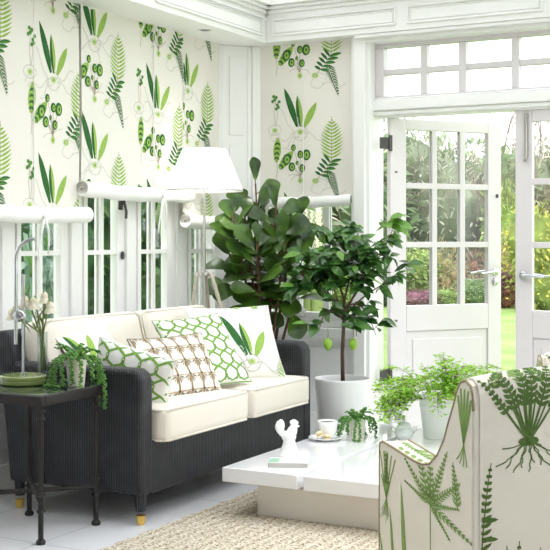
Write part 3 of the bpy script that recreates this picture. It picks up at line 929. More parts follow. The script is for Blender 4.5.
for x in (SX0 + .035, SX1 - .025):
    for y in (SY0 + .035, SY1 - .035):
        m = MB(); m.tube([(x, y, .15), (x, y, .06)], [.026, .022], 14)
        m.v = [tuple(V(p) - off) for p in m.v]
        lg = m.build('leg', M['wicker'], sofa, smooth=True, auto=50)
        m = MB(); m.tube([(x, y, .042), (x, y, .012)], [.0222, .0195], 14); m.tube([(x, y, .012), (x, y, .0)], [.016, .016], 12)
        m.v = [tuple(V(p) - off) for p in m.v]
        m.build('ferrule', M['brass'], lg, smooth=True, auto=50)

YM = 5.03
for (a, b, lab) in ((SY0 + .103, YM - .004, 'long cream box seat cushion of the dark sofa, the one nearer the side table'), (YM + .004, SY1 - .103, 'cream box seat cushion of the dark sofa beside the far arm, nearer the lemon tree')):
    t = thing('seat_cushion', lab, 'cushion', (-3.18, (a + b) / 2, .347), group='cream sofa seat cushions')
    m = MB(); rbox_mb(m, 0, 0, .0785, 0.655, b - a - .018, .153, .03, crown=.012)
    m.build('cover', M['seatcloth'], t, smooth=True)
    m = MB()
    hw, hl = .3275 - .004, (b - a) / 2 - .013
    for z in (.012, .146):
        q = [(hw, -hl + .03, z), (hw, hl - .03, z), (hw - .03, hl, z), (-hw, hl, z), (-hw, -hl, z), (hw - .03, -hl, z), (hw, -hl + .03, z)]
        m.tube(q, .006, 6)
    m.build('piping', M['seatcloth'], t, smooth=True)

for (a, b, lab) in ((SY0 + .07, YM - .0, 'cream woven back cushion of the dark sofa, the one behind the flower vase'), (YM + .0, SY1 - .11, 'cream woven back cushion of the dark sofa, the one behind the gold print pillow')):
    t = thing('back_cushion', lab, 'cushion', (-3.505, (a + b) / 2, .50), group='cream sofa back cushions', rot=(0, radians(-15), 0))
    m = MB(); rbox_mb(m, 0, 0, .19, .15, b - a, .38, .05, crown=.035, nd=10)
    m.build('cover', M['seatcloth'], t, smooth=True)
    m = MB(); hl = (b - a) / 2 - .012
    m.tube([(.07, -hl, .03), (.07, -hl, .34), (.07, -hl + .03, .362), (.07, hl - .03, .362), (.07, hl, .34), (.07, hl, .03)], .006, 6)
    m.build('piping', M['seatcloth'], t, smooth=True)

# ------------------------------------------------------------------ throw pillows
def pillow(label, w, h, th, loc, yaw, lean, roll, printer, mats, pm, extra=None):
    """local x = width, z = height from the lower edge, front faces local -y"""
    t = thing('throw_pillow', label, 'pillow', loc, group='printed throw pillows')
    t.matrix_world = Matrix.Translation(loc) @ Matrix.Rotation(yaw, 4, 'Z') @ Matrix.Rotation(-lean, 4, 'X') @ Matrix.Rotation(roll, 4, 'Y')
    def prof(u, v):
        a = max(0, 1 - abs(u) ** 2.6); b = max(0, 1 - abs(v) ** 2.6)
        return th / 2 * (a * b) ** .55
    def pos(u, v, s):
        ex = 1 - .05 * (1 - v * v) * abs(u) ** 3; ez = 1 - .05 * (1 - u * u) * abs(v) ** 3
        return V((u * w / 2 * ex, -s * prof(u, v) + .004 * sin(3 * u + 2 * v), v * h / 2 * ez))
    N = 22
    m = MB()
    for s in (1, -1):
        vs = []; fs = []
        for j in range(N + 1):
            for i in range(N + 1):
                g = lambda q: math.sin((q / N * 2 - 1) * pi / 2)
                vs.append(pos(g(i), g(j), s))
        for j in range(N):
            for i in range(N):
                a = j * (N + 1) + i
                q = (a, a + 1, a + N + 2, a + N + 1)
                fs.append(q if s == 1 else q[::-1])
        m.add(vs, fs, 0)
    P = Print(); printer(P, w, h)
    for s in (1, -1):
        def surf(x, z):
            u = max(-.985, min(.985, 2 * x / w)); v = max(-.985, min(.985, 2 * z / h))
            p = pos(u, v, s)
            du = pos(u + .01, v, s) - pos(u - .01, v, s); dv = pos(u, v + .01, s) - pos(u, v - .01, s)
            nr = du.cross(dv).normalized()
            if nr.y * s > 0: nr = -nr
            return p, nr
        P.apply(m, surf, pm, (-w * .487, w * .487, -h * .487, h * .487), .0022)
    m.build('cover', mats, t, smooth=True)
    # seam piping round the edge
    sm = MB(); q = []
    for k in range(4 * 10 + 1):
        e, f = divmod(k, 10); f = f / 10 * 2 - 1
        u, v = ((f, -1), (1, f), (-f, 1), (-1, -f))[e % 4]
        q.append(pos(u, v, 0))
    sm.tube(q, .0035, 6)
    sm.build('seam', extra or M['pillow'], t, smooth=True)
    return t

def pr_trellis(P, w, h):
    px, pz = .084, .165; lw = .0115
    ni = int(w / px) + 4; nj = int(h / pz) + 3
    for i in range(-ni, ni):
        for s in (-1, 1):
            q = []
            for k in range(0, nj * 16):
                z = -h * .75 + k * pz / 8
                # ogee lattice lines swinging between neighbouring columns
                ph = z / pz * 2 * pi
                x = i * px + s * px / 2 * max(-1, min(1, 1.45 * cos(ph)))
                q.append((x, z))
            P.rib(q, lw, 'g', 1)
    for i in range(-ni, ni):
        for j in range(-nj * 2, nj * 2):
            P.disc(i * px + px / 2, j * pz / 2 - h * 0, .0095, .0095, 'g', 2, 8)
            P.disc(i * px + px / 2, j * pz / 2, .004, .004, 'w', 3, 6)

def pr_gold(P, w, h):
    px, pz = .086, .076
    for i in range(-6, 7):
        x = i * px + .012
        q = [(x + .003 * sin(k * 1.7 + i), -h / 2 + k * h / 16) for k in range(17)]
        P.rib(q, .0085, 'g', 1); P.rib([(a + .003, b) for a, b in q], .0022, 'b', 2)
        for j in range(-5, 6):
            z = j * pz + .01
            P.rib([(x - .020, z), (x + .020, z)], .0022, 'b', 2)
            P.disc(x, z, .006, .006, 'b', 3, 8)
            for sd in (-1, 1):
                for a in (-74, -48, -22, 4):
                    an = radians(a if sd > 0 else 180 - a)
                    P.rib(P.arc((x + sd * .004 + cos(an) * .009, z - .002 + sin(an) * .009), an, .030, 0, 2), [.0026, .0062, .0034], 'b' if a in (-74, -22) else 'g', 2)

def pr_leaf(ox, oz, seed=1, ang0=0):
    def f(P, w, h):
        Q = botanical(ox, oz, (-w, w, -h, h), seed)
        P.p += Q.p
    return f
PM1 = {'g': 1, 'w': 0}
TM = [M['pillow'], M['trellis']]
PM2 = {'g': 1, 'b': 2}
GM = [M['pillow'], M['gold'], M['brown']]
LM = [M['pillow']] + BMATS[1:]

pillow('large white pillow with green strap leaves, leaning on the far end of the sofa', .50, .46, .14, (-3.18, 5.42, .69), radians(52), radians(35), radians(0), pr_leaf(.045, -.15, 5), LM, BM)
pillow('green and white lattice pillow between the gold print pillow and the leaf pillow', .44, .42, .12, (-3.125, 5.0, .682), radians(71), radians(37), radians(-3), pr_trellis, TM, PM1, M['trellis'])
pillow('oblong pillow with gold and brown sprig stripes in the middle of the sofa', .51, .325, .11, (-3.095, 4.715, .635), radians(79), radians(29), radians(0), pr_gold, GM, PM2, M['brown'])
pillow('green and white lattice pillow slumped inside the near sofa arm', .40, .28, .11, (-3.12, 4.385, .615), radians(10), radians(-4), radians(14), pr_trellis, TM, PM1, M['pillow'])
pillow('white leaf print pillow behind the trailing plant and the near sofa arm', .36, .34, .10, (-3.40, 4.49, .668), radians(85), radians(34), radians(-9), pr_leaf(-.12, -.05, 8), LM, BM)

# ------------------------------------------------------------------ side table
ST = thing('side_table', 'dark iron side table with glass top at the near end of the sofa', 'table', (-3.29, 3.90, 0))
tx, ty = .188, .185
ZT_ = .615
m = MB()
hx, hy = .215, .215
for (a0, a1, b0, b1) in ((-hx, hx, -hy, -hy + .03), (-hx, hx, hy - .03, hy), (-hx, -hx + .03, -hy + .03, hy - .03), (hx - .03, hx, -hy + .03, hy - .03)):
    m.box(a0, a1, b0, b1, ZT_ - .045, ZT_ - .004)
m.build('top_frame', M['iron'], ST, bevel=.004)
m = MB(); m.box(-hx + .012, hx - .012, -hy + .012, hy - .012, ZT_ - .008, ZT_ - .0005); m.box(-hx + .03, hx - .03, -hy + .03, hy - .03, ZT_ - .016, ZT_ - .008)
gt = NT('table_glass'); gt.b.inputs['Base Color'].default_value = rgb(52, 64, 58); gt.b.inputs['Roughness'].default_value = .04; gt.b.inputs['Coat Weight'].default_value = .6
m.build('glass_top', gt.m, ST, bevel=.002)
for sx in (-1, 1):
    for sy in (-1, 1):
        x, y = sx * tx, sy * ty
        m = MB()
        m.tube([(x, y, .02), (x, y, ZT_ - .045)], .0115, 12)
        def ring(z, r=.019, h=.006): m.lathe([(.010, -h), (r - .003, -h), (r, 0), (r - .003, h), (.010, h)], (x, y, z), 16)
        for z in (.135, .20, .515, .545): ring(z)
        m.lathe([(0, 0), (.018, 0), (.021, .008), (.017, .018), (.010, .022)], (x, y, 0), 16)
        m.build('leg', M['iron'], ST, smooth=True, auto=40)
m = MB()
m.tube([(-tx, -ty, .168), (tx, ty, .168)], .010, 10); m.tube([(-tx, ty, .168), (tx, -ty, .168)], .010, 10); m.ell((0, 0, .168), (.022, .022, .018))
m.build('stretcher', M['iron'], ST, smooth=True, auto=40)

# gooseneck reading lamp on a round green base
zt = ZT_
BL = thing('reading_lamp', 'chrome gooseneck lamp on a round olive green base on the side table', 'lamp', (-3.40, 3.955, zt))
m = MB(); m.lathe([(0, 0), (.094, 0), (.1, .005), (.101, .018), (.098, .021), (.101, .024), (.101, .036), (.096, .041), (0, .041)], n=48)
m.build('base', M['olive'], BL, smooth=True, auto=40)
m = MB(); m.lathe([(0, .041), (.016, .041), (.016, .05), (.008, .052), (.0075, .47), (.009, .472), (.009, .485), (0, .486)], n=16)
m.build('stem', M['chrome'], BL, smooth=True, auto=40)
# the sliding tube with its curved neck; camera-side offset runs along (-.88,-.47)
u = V((-.8796, -.4756, 0)); 
pts = [u * .034 + V((0, 0, .175)), u * .034 + V((0, 0, .3)), u * .034 + V((0, 0, .55))]
for k in range(9):
    a = pi / 2 * k / 8
    pts.append(u * .034 - u * (.085 * (1 - cos(a))) + V((0, 0, .55 + .09 * sin(a))))
m = MB(); m.tube(pts, .008, 14); m.build('neck', M['chrome'], BL, smooth=True, auto=50)
m = MB(); cc = u * .017 + V((0, 0, .30))
fw = V((.4756, -.8796, 0))
ro = Matrix.Translation(cc - fw * .0) @ Matrix.Rotation(math.atan2(fw.y, fw.x), 4, 'Z') @ Matrix.Rotation(pi / 2, 4, 'Y')
m.lathe([(0, -.016), (.024, -.016), (.026, -.012), (.026, .012), (.022, .016), (.010, .018), (.008, .022), (0, .023)], n=24, T=ro)
m.build('clamp', M['chrome'], BL, smooth=True, auto=40)
m = MB(); m.tube([u * .034 + V((0, 0, .178)), u * .036 + V((0, .01, .13)), u * .055 + V((0, 0, .06)), u * .085 + V((0, -.0, -.0)) + V((0, 0, .05)), u * .13 + V((0, 0, .008)), u * .2 + V((.02, 0, .004))], .003, 6)
m.build('cable', M['black'], BL, smooth=True)

# vase and its fritillaries
VX, VY = -3.335, 4.005
vz = zt + .043
VA = thing('glass_vase', 'slim clear glass vase of white nodding flowers on the side table', 'vase', (VX, VY, vz))
m = MB(); m.lathe([(0, .0), (.019, .0), (.020, .006), (.021, .10), (.0225, .185), (.0215, .185), (.0195, .10), (.017, .012), (0, .012)], n=24)
m.build('glass_body', M['vase_glass'], VA, smooth=True, auto=40)
m = MB(); m.lathe([(0, .0125), (.0168, .0125), (.019, .10), (.0, .10)], n=20)
m.build('water', glassmat('vase_water', (.93, .96, .9), .12), VA, smooth=True, auto=40)
rv = V((.8796, .4756, 0)); fv = V((-.4756, .8796, 0))
flowers = [(-.075, .02, .325, 'fritillary stem with a creamy bell hanging over the lamp pole, foremost of the bunch'), (-.035, .0, .318, 'fritillary stem with a white bell in the middle of the vase bunch'), (.0, .03, .342, 'tallest fritillary stem with a pale bell in the vase bunch'), (.030, .0, .300, 'fritillary stem bending towards the sofa cushions with a cream bell'), (-.125, .02, .27, 'fritillary stem drooping past the lamp tube with one faded bell')]
for k, (a, b, zz, lab) in enumerate(flowers):
    t = thing('fritillary_stem', lab, 'flower', (VX, VY, vz + .014), group='fritillaries in the glass vase')
    e = rv * a + fv * b
    base = rv * (.006 * (k - 2)) + fv * (.004 * (-1) ** k)
    pts = [base, base * .6 + V((0, 0, .10)), e * .18 + V((0, 0, .175)), e * .6 + V((0, 0, zz * .78)), e * .86 + V((0, 0, zz + .012)), e * 1.02 + V((0, 0, zz + .014)), e * 1.12 + V((0, 0, zz))]
    m = MB(); m.tube(pts, [.0042, .004, .0038, .0034, .003, .0024, .002], 6)
    for q in range(4):
        an = R.uniform(0, 6.28); zz2 = R.uniform(.5, .85)
        bp = e * (zz2 * .7) + V((0, 0, zz * zz2))
        m.leaf(bp, (cos(an) * .7, sin(an) * .7, 1.1), (0, 0, 1), R.uniform(.07, .13), .011, 'lance', .3, .2)
    m.build('stem', M['stem'], t, smooth=True)
    m = MB(); hc = e * 1.12 + V((0, 0, zz))
    for q in range(6):
        an = q * pi / 3 + k
        dv = V((cos(an) * .32, sin(an) * .32, -1))
        m.leaf(hc + V((cos(an) * .008, sin(an) * .008, 0)), dv, (cos(an), sin(an), .3), .052, .034, 'fiddle', -.12, -.35)
    m.ell(hc + V((0, 0, -.014)), (.018, .018, .021), n=10)
    m.build('bell_flower', M['petal'], t, smooth=True)

# trailing succulents in little flowered pots
def trailing(label, loc, pr, ph, n, lmin, lmax, seed, drop, bead=.0065, group='potted trailing succulents', top=(-9, 9, -9, 9)):
    rr = random.Random(seed)
    t = thing('potted_succulent', label, 'houseplant', loc, group=group)
    m = MB(); m.lathe([(0, 0), (pr * .74, 0), (pr * .78, .006), (pr * .95, ph * .85), (pr, ph * .88), (pr, ph), (pr * .9, ph), (pr * .86, ph * .86), (0, ph * .86)], n=28)
    n_ = NT('flowered_pot'); co = n_.coord()
    vo = n_.n('ShaderNodeTexVoronoi'); vo.inputs['Scale'].default_value = 55; n_.l(co, vo.inputs['Vector'])
    f1 = n_.math('LESS_THAN', vo.outputs['Distance'], .22)
    sel = n_.n('ShaderNodeSeparateColor'); n_.l(vo.outputs['Color'], sel.inputs[0])
    f2 = n_.math('MULTIPLY', f1, n_.math('GREATER_THAN', sel.outputs[0], .6))
    base = n_.mixc(n_.noise(14, 3, co), rgb(214, 216, 196), rgb(238, 236, 222))
    c1 = n_.mixc(f2, base, n_.ramp(sel.outputs[1], [(.3, rgb(188, 120, 128)), (.5, rgb(110, 120, 160)), (.75, rgb(150, 170, 110))]))
    n_.l(c1, n_.b.inputs['Base Color']); n_.b.inputs['Roughness'].default_value = .3
    m.build('flowered_pot', n_.m, t, smooth=True, auto=40)
    m = MB(); m.lathe([(0, ph * .87), (pr * .88, ph * .87)], n=16); m.build('soil', M['soil'], t)
    m = MB()
    floor_z = drop
    for k in range(n):
        an = 2 * pi * k / n + rr.uniform(-.2, .2); L = rr.uniform(lmin, lmax)
        up_ = k % 5 in (0, 2)
        p = V((cos(an) * pr * .4, sin(an) * pr * .4, ph * .95)); d = V((cos(an) * .7, sin(an) * .7, .9 if not up_ else 2.0)).normalized()
        lying = 0; LL = L * (.5 if up_ else 1); steps = int(LL / (bead * 1.05)); pts = []
        for s in range(steps):
            pts.append(p.copy())
            g = .30 if not up_ else .16
            d = (d + V((rr.uniform(-.14, .14), rr.uniform(-.14, .14), -g))).normalized()
            q = p + d * bead * 1.05
            rad = sqrt(q.x ** 2 + q.y ** 2)
            if q.z < ph and rad < pr * 1.14:
                q.x *= pr * 1.14 / max(rad, 1e-4); q.y *= pr * 1.14 / max(rad, 1e-4)
            if top[0] < q.x < top[1] and top[2] < q.y < top[3] and q.z < bead * 1.1:
                q.z = bead * 1.1; lying += 1
                d = (V((cos(an + .6 * sin(k * 3.1)), sin(an + .6 * sin(k * 3.1)), 0)) + V((rr.uniform(-.5, .5), rr.uniform(-.5, .5), 0))).normalized()
                if lying > (4 if k % 3 else 9): break
            if q.z < floor_z: break
            p = q
        if len(pts) > 2: m.tube(pts, .0018, 4)
        for i, p in enumerate(pts):
            if i % 1: continue
            for s in (-1, 1):
                a2 = i * 1.4 + k
                o_ = V((cos(a2), sin(a2), .4)) * bead * .75 * s
                T = Matrix.Rotation(a2, 4, 'Z')
                m.ell(p + o_, (bead * .95, bead * .6, bead * .55), n=5, T=T)
    m.build('trailing_stems', M['succ'], t, smooth=True)
    return t
trailing('trailing green succulent in a flowered pot on the dark side table', (-3.155, 4.015, zt), .047, .125, 22, .14, .30, 3, -.10, .0075, top=(-.35, .088, -.33, .10))

# ------------------------------------------------------------------ rug
m = MB()
rx0, rx1, ry0, ry1 = -2.815, -.2, 2.6, 5.88
vs = []; fs = []; nx, ny = 12, 60
rr_ = random.Random(5)
for z in (0.001, .011):
    for j in range(ny + 1):
        for i in range(nx + 1):
            x = rx0 + (rx1 - rx0) * i / nx; y = ry0 + (ry1 - ry0) * j / ny
            if i == 0: x += .006 * sin(j * 2.1) + rr_.uniform(-.004, .004)
            vs.append((x, y, z))
P_ = (nx + 1) * (ny + 1)
for j in range(ny):
    for i in range(nx):
        a = j * (nx + 1) + i
        fs.append((P_ + a, P_ + a + 1, P_ + a + nx + 2, P_ + a + nx + 1)); fs.append((a, a + nx + 1, a + nx + 2, a + 1))
for j in range(ny):
    for i in (0, nx):
        a = j * (nx + 1) + i; q = (a, a + nx + 1, P_ + a + nx + 1, P_ + a); fs.append(q if i else q[::-1])
for i in range(nx):
    for j in (0, ny):
        a = j * (nx + 1) + i; q = (a, a + 1, P_ + a + 1, P_ + a); fs.append(q[::-1] if j else q)
m.add(vs, fs)
tag(m.build('jute_rug', M['rug']), 'large natural jute rug under the white low table', 'rug')

# ------------------------------------------------------------------ low white table
CT = thing('coffee_table', 'low glossy white table made of two slabs on a plinth, in front of the sofa', 'table', (-2.19, 5.30, .011), rz=0)
TO = V((-2.19, 5.30, .011))
def CB(x0, x1, y0, y1, z0, z1, name, mt, bev):
    m = MB(); m.box(x0 - TO.x, x1 - TO.x, y0 - TO.y, y1 - TO.y, z0 - TO.z, z1 - TO.z)
    return m.build(name, mt, CT, bevel=bev)
TY0, TY1, TZ = 4.45, 5.97, .23
CB(-2.677, -2.300, TY0, TY1, .166, TZ, 'tabletop', M['gloss'], .004)
CB(-2.268, -1.70, TY0, TY1, .166, TZ, 'tabletop', M['gloss'], .004)
CB(-2.545, -1.83, TY0 + .09, TY1 - .12, .011, .150, 'plinth', M['tblbase'], .003)
CB(-2.44, -1.93, TY0 + .20, TY1 - .2, .150, .166, 'batten', M['tblbase'], .002)

# figurine of a cockerel
t = rooster = thing('rooster_figurine', 'white china rooster figurine standing on the low table', 'figurine', (-2.535, 4.83, TZ), rz=radians(28))
m = MB()
m.lathe([(0, 0), (.050, 0), (.052, .006), (.046, .014), (.038, .035), (.030, .058), (.026, .080), (0, .085)], n=24)
m.ell((-.002, 0, .094), (.034, .027, .030), n=16)
m.ell((.012, 0, .116), (.024, .022, .034), n=14, T=Matrix.Rotation(.25, 4, 'Y'))
m.ell((.022, 0, .146), (.0165, .014, .019), n=12)
for k in range(4): m.ell((.008 + .009 * k, 0, .163 + .006 * sin(k * 1.2)), (.0075, .005, .0105), n=8)
m.ell((.040, 0, .144), (.009, .005, .005), n=8); m.ell((.032, 0, .126), (.006, .004, .010), n=8)
for k in range(5):
    a = k / 4
    m.ell((-.036 - .012 * sin(a * pi), .006 * (k % 2 * 2 - 1), .118 + .034 * a), (.0165, .010, .028), n=10, T=Matrix.Rotation(-.35 + .2 * a, 4, 'Y'))
o = m.build('body', M['porc'], t, smooth=True)
rm = o.modifiers.new('remesh', 'REMESH'); rm.mode = 'VOXEL'; rm.voxel_size = .0028; rm.use_smooth_shade = True
sm_ = o.modifiers.new('smooth', 'SMOOTH'); sm_.iterations = 3; sm_.factor = .5

rooster.scale = (1.04, 1.04, .98)
# small book
t = thing('book', 'small pale book lying near the corner of the low table', 'book', (-2.428, 4.625, TZ), rz=radians(24))
bw, bl, bh = .178, .125, .024
m = MB(); m.box(-bw / 2 + .002, bw / 2 - .003, -bl / 2 + .003, bl / 2 - .003, .002, bh - .002); m.build('pages', M['bookpaper'], t)
m = MB(); m.box(-bw / 2, bw / 2, -bl / 2, bl / 2, 0, .002); m.box(-bw / 2, bw / 2, -bl / 2, bl / 2, bh - .002, bh); m.box(-bw / 2 - .002, -bw / 2, -bl / 2, bl / 2, 0, bh)
m.box(-bw / 2 + .0, -bw / 2 + .045, -bl / 2 + .01, bl / 2 - .02, bh, bh + .0004, 1)
for k, (a, b, w_) in enumerate(((.0, .01, .04), (.02, -.012, .03), (-.01, .028, .02))): m.box(a, a + w_, b, b + .005, bh, bh + .0004, 2)
m.box(-bw / 2 - .0024, -bw / 2 - .0016, -bl / 2 + .006, bl / 2 - .03, .004, bh - .004, 1)
m.build('cover', [M['bookcover'], M['bookgreen'], M['ink']], t)

# cup, saucer, macarons
sx_, sy_ = -2.575, 5.30
t = thing('saucer', 'white saucer under the tea cup on the low table', 'saucer', (sx_, sy_, TZ))
m = MB(); m.lathe([(0, 0), (.042, 0), (.045, .004), (.075, .012), (.086, .016), (.087, .018), (.074, .0155), (.046, .0085), (0, .0075)], n=40); m.build('plate', M['porc'], t, smooth=True)
t = thing('tea_cup', 'white china cup of tea standing on its saucer', 'cup', (sx_ + .005, sy_ + .018, TZ + .008))
t.scale = (1.1, 1.1, 1.1)
m = MB(); m.lathe([(0, 0), (.024, 0), (.026, .006), (.036, .018), (.043, .036), (.046, .062), (.048, .080), (.046, .081), (.044, .062), (.041, .036), (.034, .021), (0, .014)], n=36); m.build('bowl', M['porc'], t, smooth=True)
m = MB(); m.tube([V((.6, .8, 0)) * .044 + V((0, 0, .066)), V((.6, .8, 0)) * .066 + V((0, 0, .064)), V((.6, .8, 0)) * .070 + V((0, 0, .045)), V((.6, .8, 0)) * .056 + V((0, 0, .028)), V((.6, .8, 0)) * .040 + V((0, 0, .03))], .0045, 8); m.build('handle', M['porc'], t, smooth=True)
m = MB(); m.lathe([(0, .072), (.044, .072)], n=24); m.build('tea', M['tea'], t)
def macaron(lab, loc, rot):
    t = thing('macaron', lab, 'macaron', loc, rot=rot)
    m = MB(); m.lathe([(0, .013), (.012, .0125), (.018, .009), (.019, .005), (.017, .003), (0, .003)], n=20); m.lathe([(0, -.013), (.012, -.0125), (.018, -.009), (.019, -.005), (.017, -.003), (0, -.003)], n=20)
    m.build('shell', M['macaron'], t, smooth=True)
    m = MB(); m.lathe([(0, -.003), (.0155, -.003), (.0165, 0), (.0155, .003), (0, .003)], n=18); m.build('filling', M['macfill'], t, smooth=True)
macaron('cream macaron lying flat on the saucer in front of the cup', (sx_ + .035, sy_ - .048, TZ + .026), (0, .08, 0))
macaron('cream macaron leaning up on the other macaron against the cup', (sx_ - .006, sy_ - .055, TZ + .039), (.25, -.35, 0))

trailing('small trailing succulent in a flowered pot beside the tea cup on the low table', (-2.45, 5.42, TZ), .046, .108, 28, .09, .19, 8, 0, .0062, top=(-9, 9, -9, 9))

# lidded sugar bowl with wire handles
t = thing('sugar_bowl', 'lidded pale grey sugar bowl with two loop handles in front of the fern pot', 'bowl', (-2.225, 5.50, TZ), rz=radians(28))
sg = mat('sugar_bowl_glaze', (226, 230, 234), .2, .01, coat=.3)
m = MB(); m.lathe([(0, 0), (.030, 0), (.032, .006), (.045, .022), (.048, .036), (.042, .056), (.034, .066), (0, .066)], n=32); m.build('body', sg, t, smooth=True)
m = MB(); m.lathe([(.037, .064), (.038, .068), (.030, .084), (.016, .092), (.006, .095), (.0055, .100), (.010, .108), (.006, .115), (0, .116)], n=28); m.build('lid', sg, t, smooth=True)
for s in (-1, 1):
    m = MB(); m.tube([(s * .040, 0, .055), (s * .058, 0, .068), (s * .066, 0, .060), (s * .060, 0, .046), (s * .047, 0, .034)], .0022, 6); m.build('handle', M['steel'], t, smooth=True)

# maidenhair fern in a ribbed white pot
FX, FY = -2.085, 5.66
t = thing('maidenhair_fern', 'lime green maidenhair fern in a ribbed white pot on the low table', 'houseplant', (FX, FY, TZ))
m = MB(); m.lathe([(0, 0), (.088, 0), (.090, .004), (.109, .165), (.112, .168), (.112, .176), (.110, .180), (.112, .184), (.113, .192), (.111, .197), (.115, .215), (.118, .222), (.116, .228), (.108, .226), (.104, .19), (0, .19)], n=48); m.build('ribbed_pot', M['pot'], t, smooth=True, auto=50)
m = MB(); m.lathe([(0, .2), (.106, .2)], n=24); m.build('soil', M['soil'], t)
m = MB(); st_ = MB(); r5 = random.Random(12)
for k in range(84):
    an = r5.uniform(0, 2 * pi); el = r5.uniform(.0, 1.35); L = r5.uniform(.17, .34)
    lat = V((cos(an), sin(an), 0))
    # the plant hangs lower on the side towards the succulent (-x, -y)
    droop = .5 + .5 * max(0, lat.dot(V((-.95, -.3, 0))))
    p = V((cos(an) * .05, sin(an) * .05, .20)); d = (lat * cos(el) + V((0, 0, sin(el) + .55))).normalized()
    pts = [p.copy()]; n_ = 14
    for s in range(n_):
        d = (d + V((r5.uniform(-.05, .05), r5.uniform(-.05, .05), -.13 * droop - .05))).normalized()
        p = p + d * (L / n_)
        rad = sqrt(p.x ** 2 + p.y ** 2)
        if p.z < .235 and rad < .135: p.x *= .135 / max(rad, .01); p.y *= .135 / max(rad, .01)
        if p.z < .02: break
        pts.append(p.copy())
        if s >= 3:
            for q in range(3):
                a2 = r5.uniform(0, 2 * pi)
                sd = V((cos(a2), sin(a2), r5.uniform(-.3, .5))).normalized()
                br = p + sd * r5.uniform(.012, .04)
                st_.tube([p, br], .0006, 3, caps=False)
                for w_ in range(2):
                    b2 = br + V((r5.uniform(-.012, .012), r5.uniform(-.012, .012), r5.uniform(-.008, .008)))
                    nrm = V((r5.uniform(-.5, .5), r5.uniform(-.5, .5), 1))
                    dv = V((sd.x + r5.uniform(-.6, .6), sd.y + r5.uniform(-.6, .6), r5.uniform(-.5, .3)))
                    m.leaf(b2, dv, nrm, r5.uniform(.013, .022), r5.uniform(.014, .021), 'fiddle', .1, .15)
    if len(pts) > 2: st_.tube(pts, .0009, 4)
m.build('fronds', M['maiden'], t, smooth=True)
st_.build('frond_stems', M['bark'], t)
# care tag hanging on the fronds
tg = MB()
c0 = V((-.165, -.175, .115)); e1 = V((.8796, .4756, 0)); e2 = V((0, 0, 1)); e3 = V((.4756, -.8796, 0))
def cardbox(mb, a0, a1, b0, b1, d0, d1, mi):
    mb.add([c0 + e1 * a + e2 * b + e3 * d_ for d_ in (d0, d1) for b in (b0, b1) for a in (a0, a1)], [(0, 2, 3, 1), (4, 5, 7, 6), (0, 1, 5, 4), (2, 6, 7, 3), (0, 4, 6, 2), (1, 3, 7, 5)], mi)
cardbox(tg, -.022, .022, -.028, .026, 0, .0012, 0)
for k, (b, w_) in enumerate(((.010, .026), (.000, .03), (-.012, .022))): cardbox(tg, -w_ / 2, w_ / 2, b, b + .0035, .0012, .0016, 1)
tg.tube([c0 + e2 * .024, c0 + e2 * .06 + e1 * .01, c0 + e2 * .10 + e1 * .03 - e3 * .02], .0008, 4, 1)
tg.build('plant_tag', [M['card'], M['ink']], t)

# ------------------------------------------------------------------ armchairs printed with ferns
PROF = [(.0, .06), (.0, .765), (.004, .805), (.02, .833), (.05, .844), (.08, .838), (.105, .812), (.135, .76), (.165, .715), (.20, .655), (.25, .60), (.31, .562), (.37, .549), (.44, .548), (.52, .552), (.62, .558), (.71, .562), (.738, .554), (.745, .53), (.745, .06)]
AW = .72
AF = {'f': 1, 'fd': 2, 'st': 1}
AMATS = [M['armcloth'], M['fern'], M['ferndk']]
def clump(P, x, z, s=1.0, m='fd'):
    """whole fern plant: fronds rising from a crown with roots beneath"""
    for a, l, w in ((128, .26, .05), (112, .25, .085), (95, .25, .09), (86, .26, .08), (70, .25, .085), (52, .26, .05)):
        an = radians(a)
        b = (x + cos(an) * .02 * s, z + .02 * s)
        P.frond(b, an, l * s, w * s, m, m, (a - 90) * -.004, 9, 1, .175, 1.1, False, .36)
        P.rib(P.arc(b, an, l * s * .6, (a - 90) * -.003, 6), .0065 * s, m)
    for k in range(7):
        an = radians(62 + k * 9)
        P.rib(P.arc((x, z), an, .13 * s + .02 * (k % 3) * s, .2 * (k - 3) * -.1, 6), [.010 * s, .008 * s, .007 * s, .006 * s, .005 * s, .005 * s, .004 * s], m)
    P.disc(x, z + .006 * s, .032 * s, .014 * s, m, 1, 10)
    for k in range(11):
        an = radians(205 + k * 13)
        q = P.arc((x + .004 * (k - 5) * s, z), an, (.06 + .045 * ((k * 7) % 5) / 4) * s, .5 * (1 if k % 2 else -1), 8)
        P.rib([(a_ + .003 * s * sin(i * 2 + k), b_) for i, (a_, b_) in enumerate(q)], .0035 * s, m)
def spray(P, x, z, s=1.0, m='f'):
    """compound fern leaf on a straight stalk"""
    P.rib([(x, z - .22 * s), (x, z)], .003 * s, m)
    for a, l, w in ((90, .22, .05), (74, .20, .05), (106, .24, .06), (50, .15, .05), (130, .15, .05), (20, .10, .035), (160, .10, .035), (-20, .16, .05), (-50, .1, .03)):
        P.frond((x, z), radians(a), l * s, w * s, m, m, 0, 11, 1, .17, .95, False, .1)
def clump_small(P, x, z, s=1.0, m='f'):
    for k in range(6): P.rib(P.arc((x, z - .05), radians(66 + 9 * k), .17 * s, 0, 4), .006, m)
    for k in range(4): P.frond((x + .012 * (k - 1.5), z - .01), radians(75 + 10 * k), .13 * s, .030, m, m, 0, 7, 1, .2, .8, False)
    for k in range(7): P.rib(P.arc((x, z - .05), radians(245 + 8 * k), .06 + .012 * (k % 3), .3, 4), .0028, m)
def blades(P, x, z, s=1.0, m='f'):
    for dx, a, l, w in ((0, 92, .40, .020), (-.055, 94, .30, .014), (-.10, 100, .20, .012), (.05, 74, .18, .018), (.03, 84, .14, .012)):
        P.sword((x + dx * s, z), radians(a), l * s, w * s, m, m, .05)
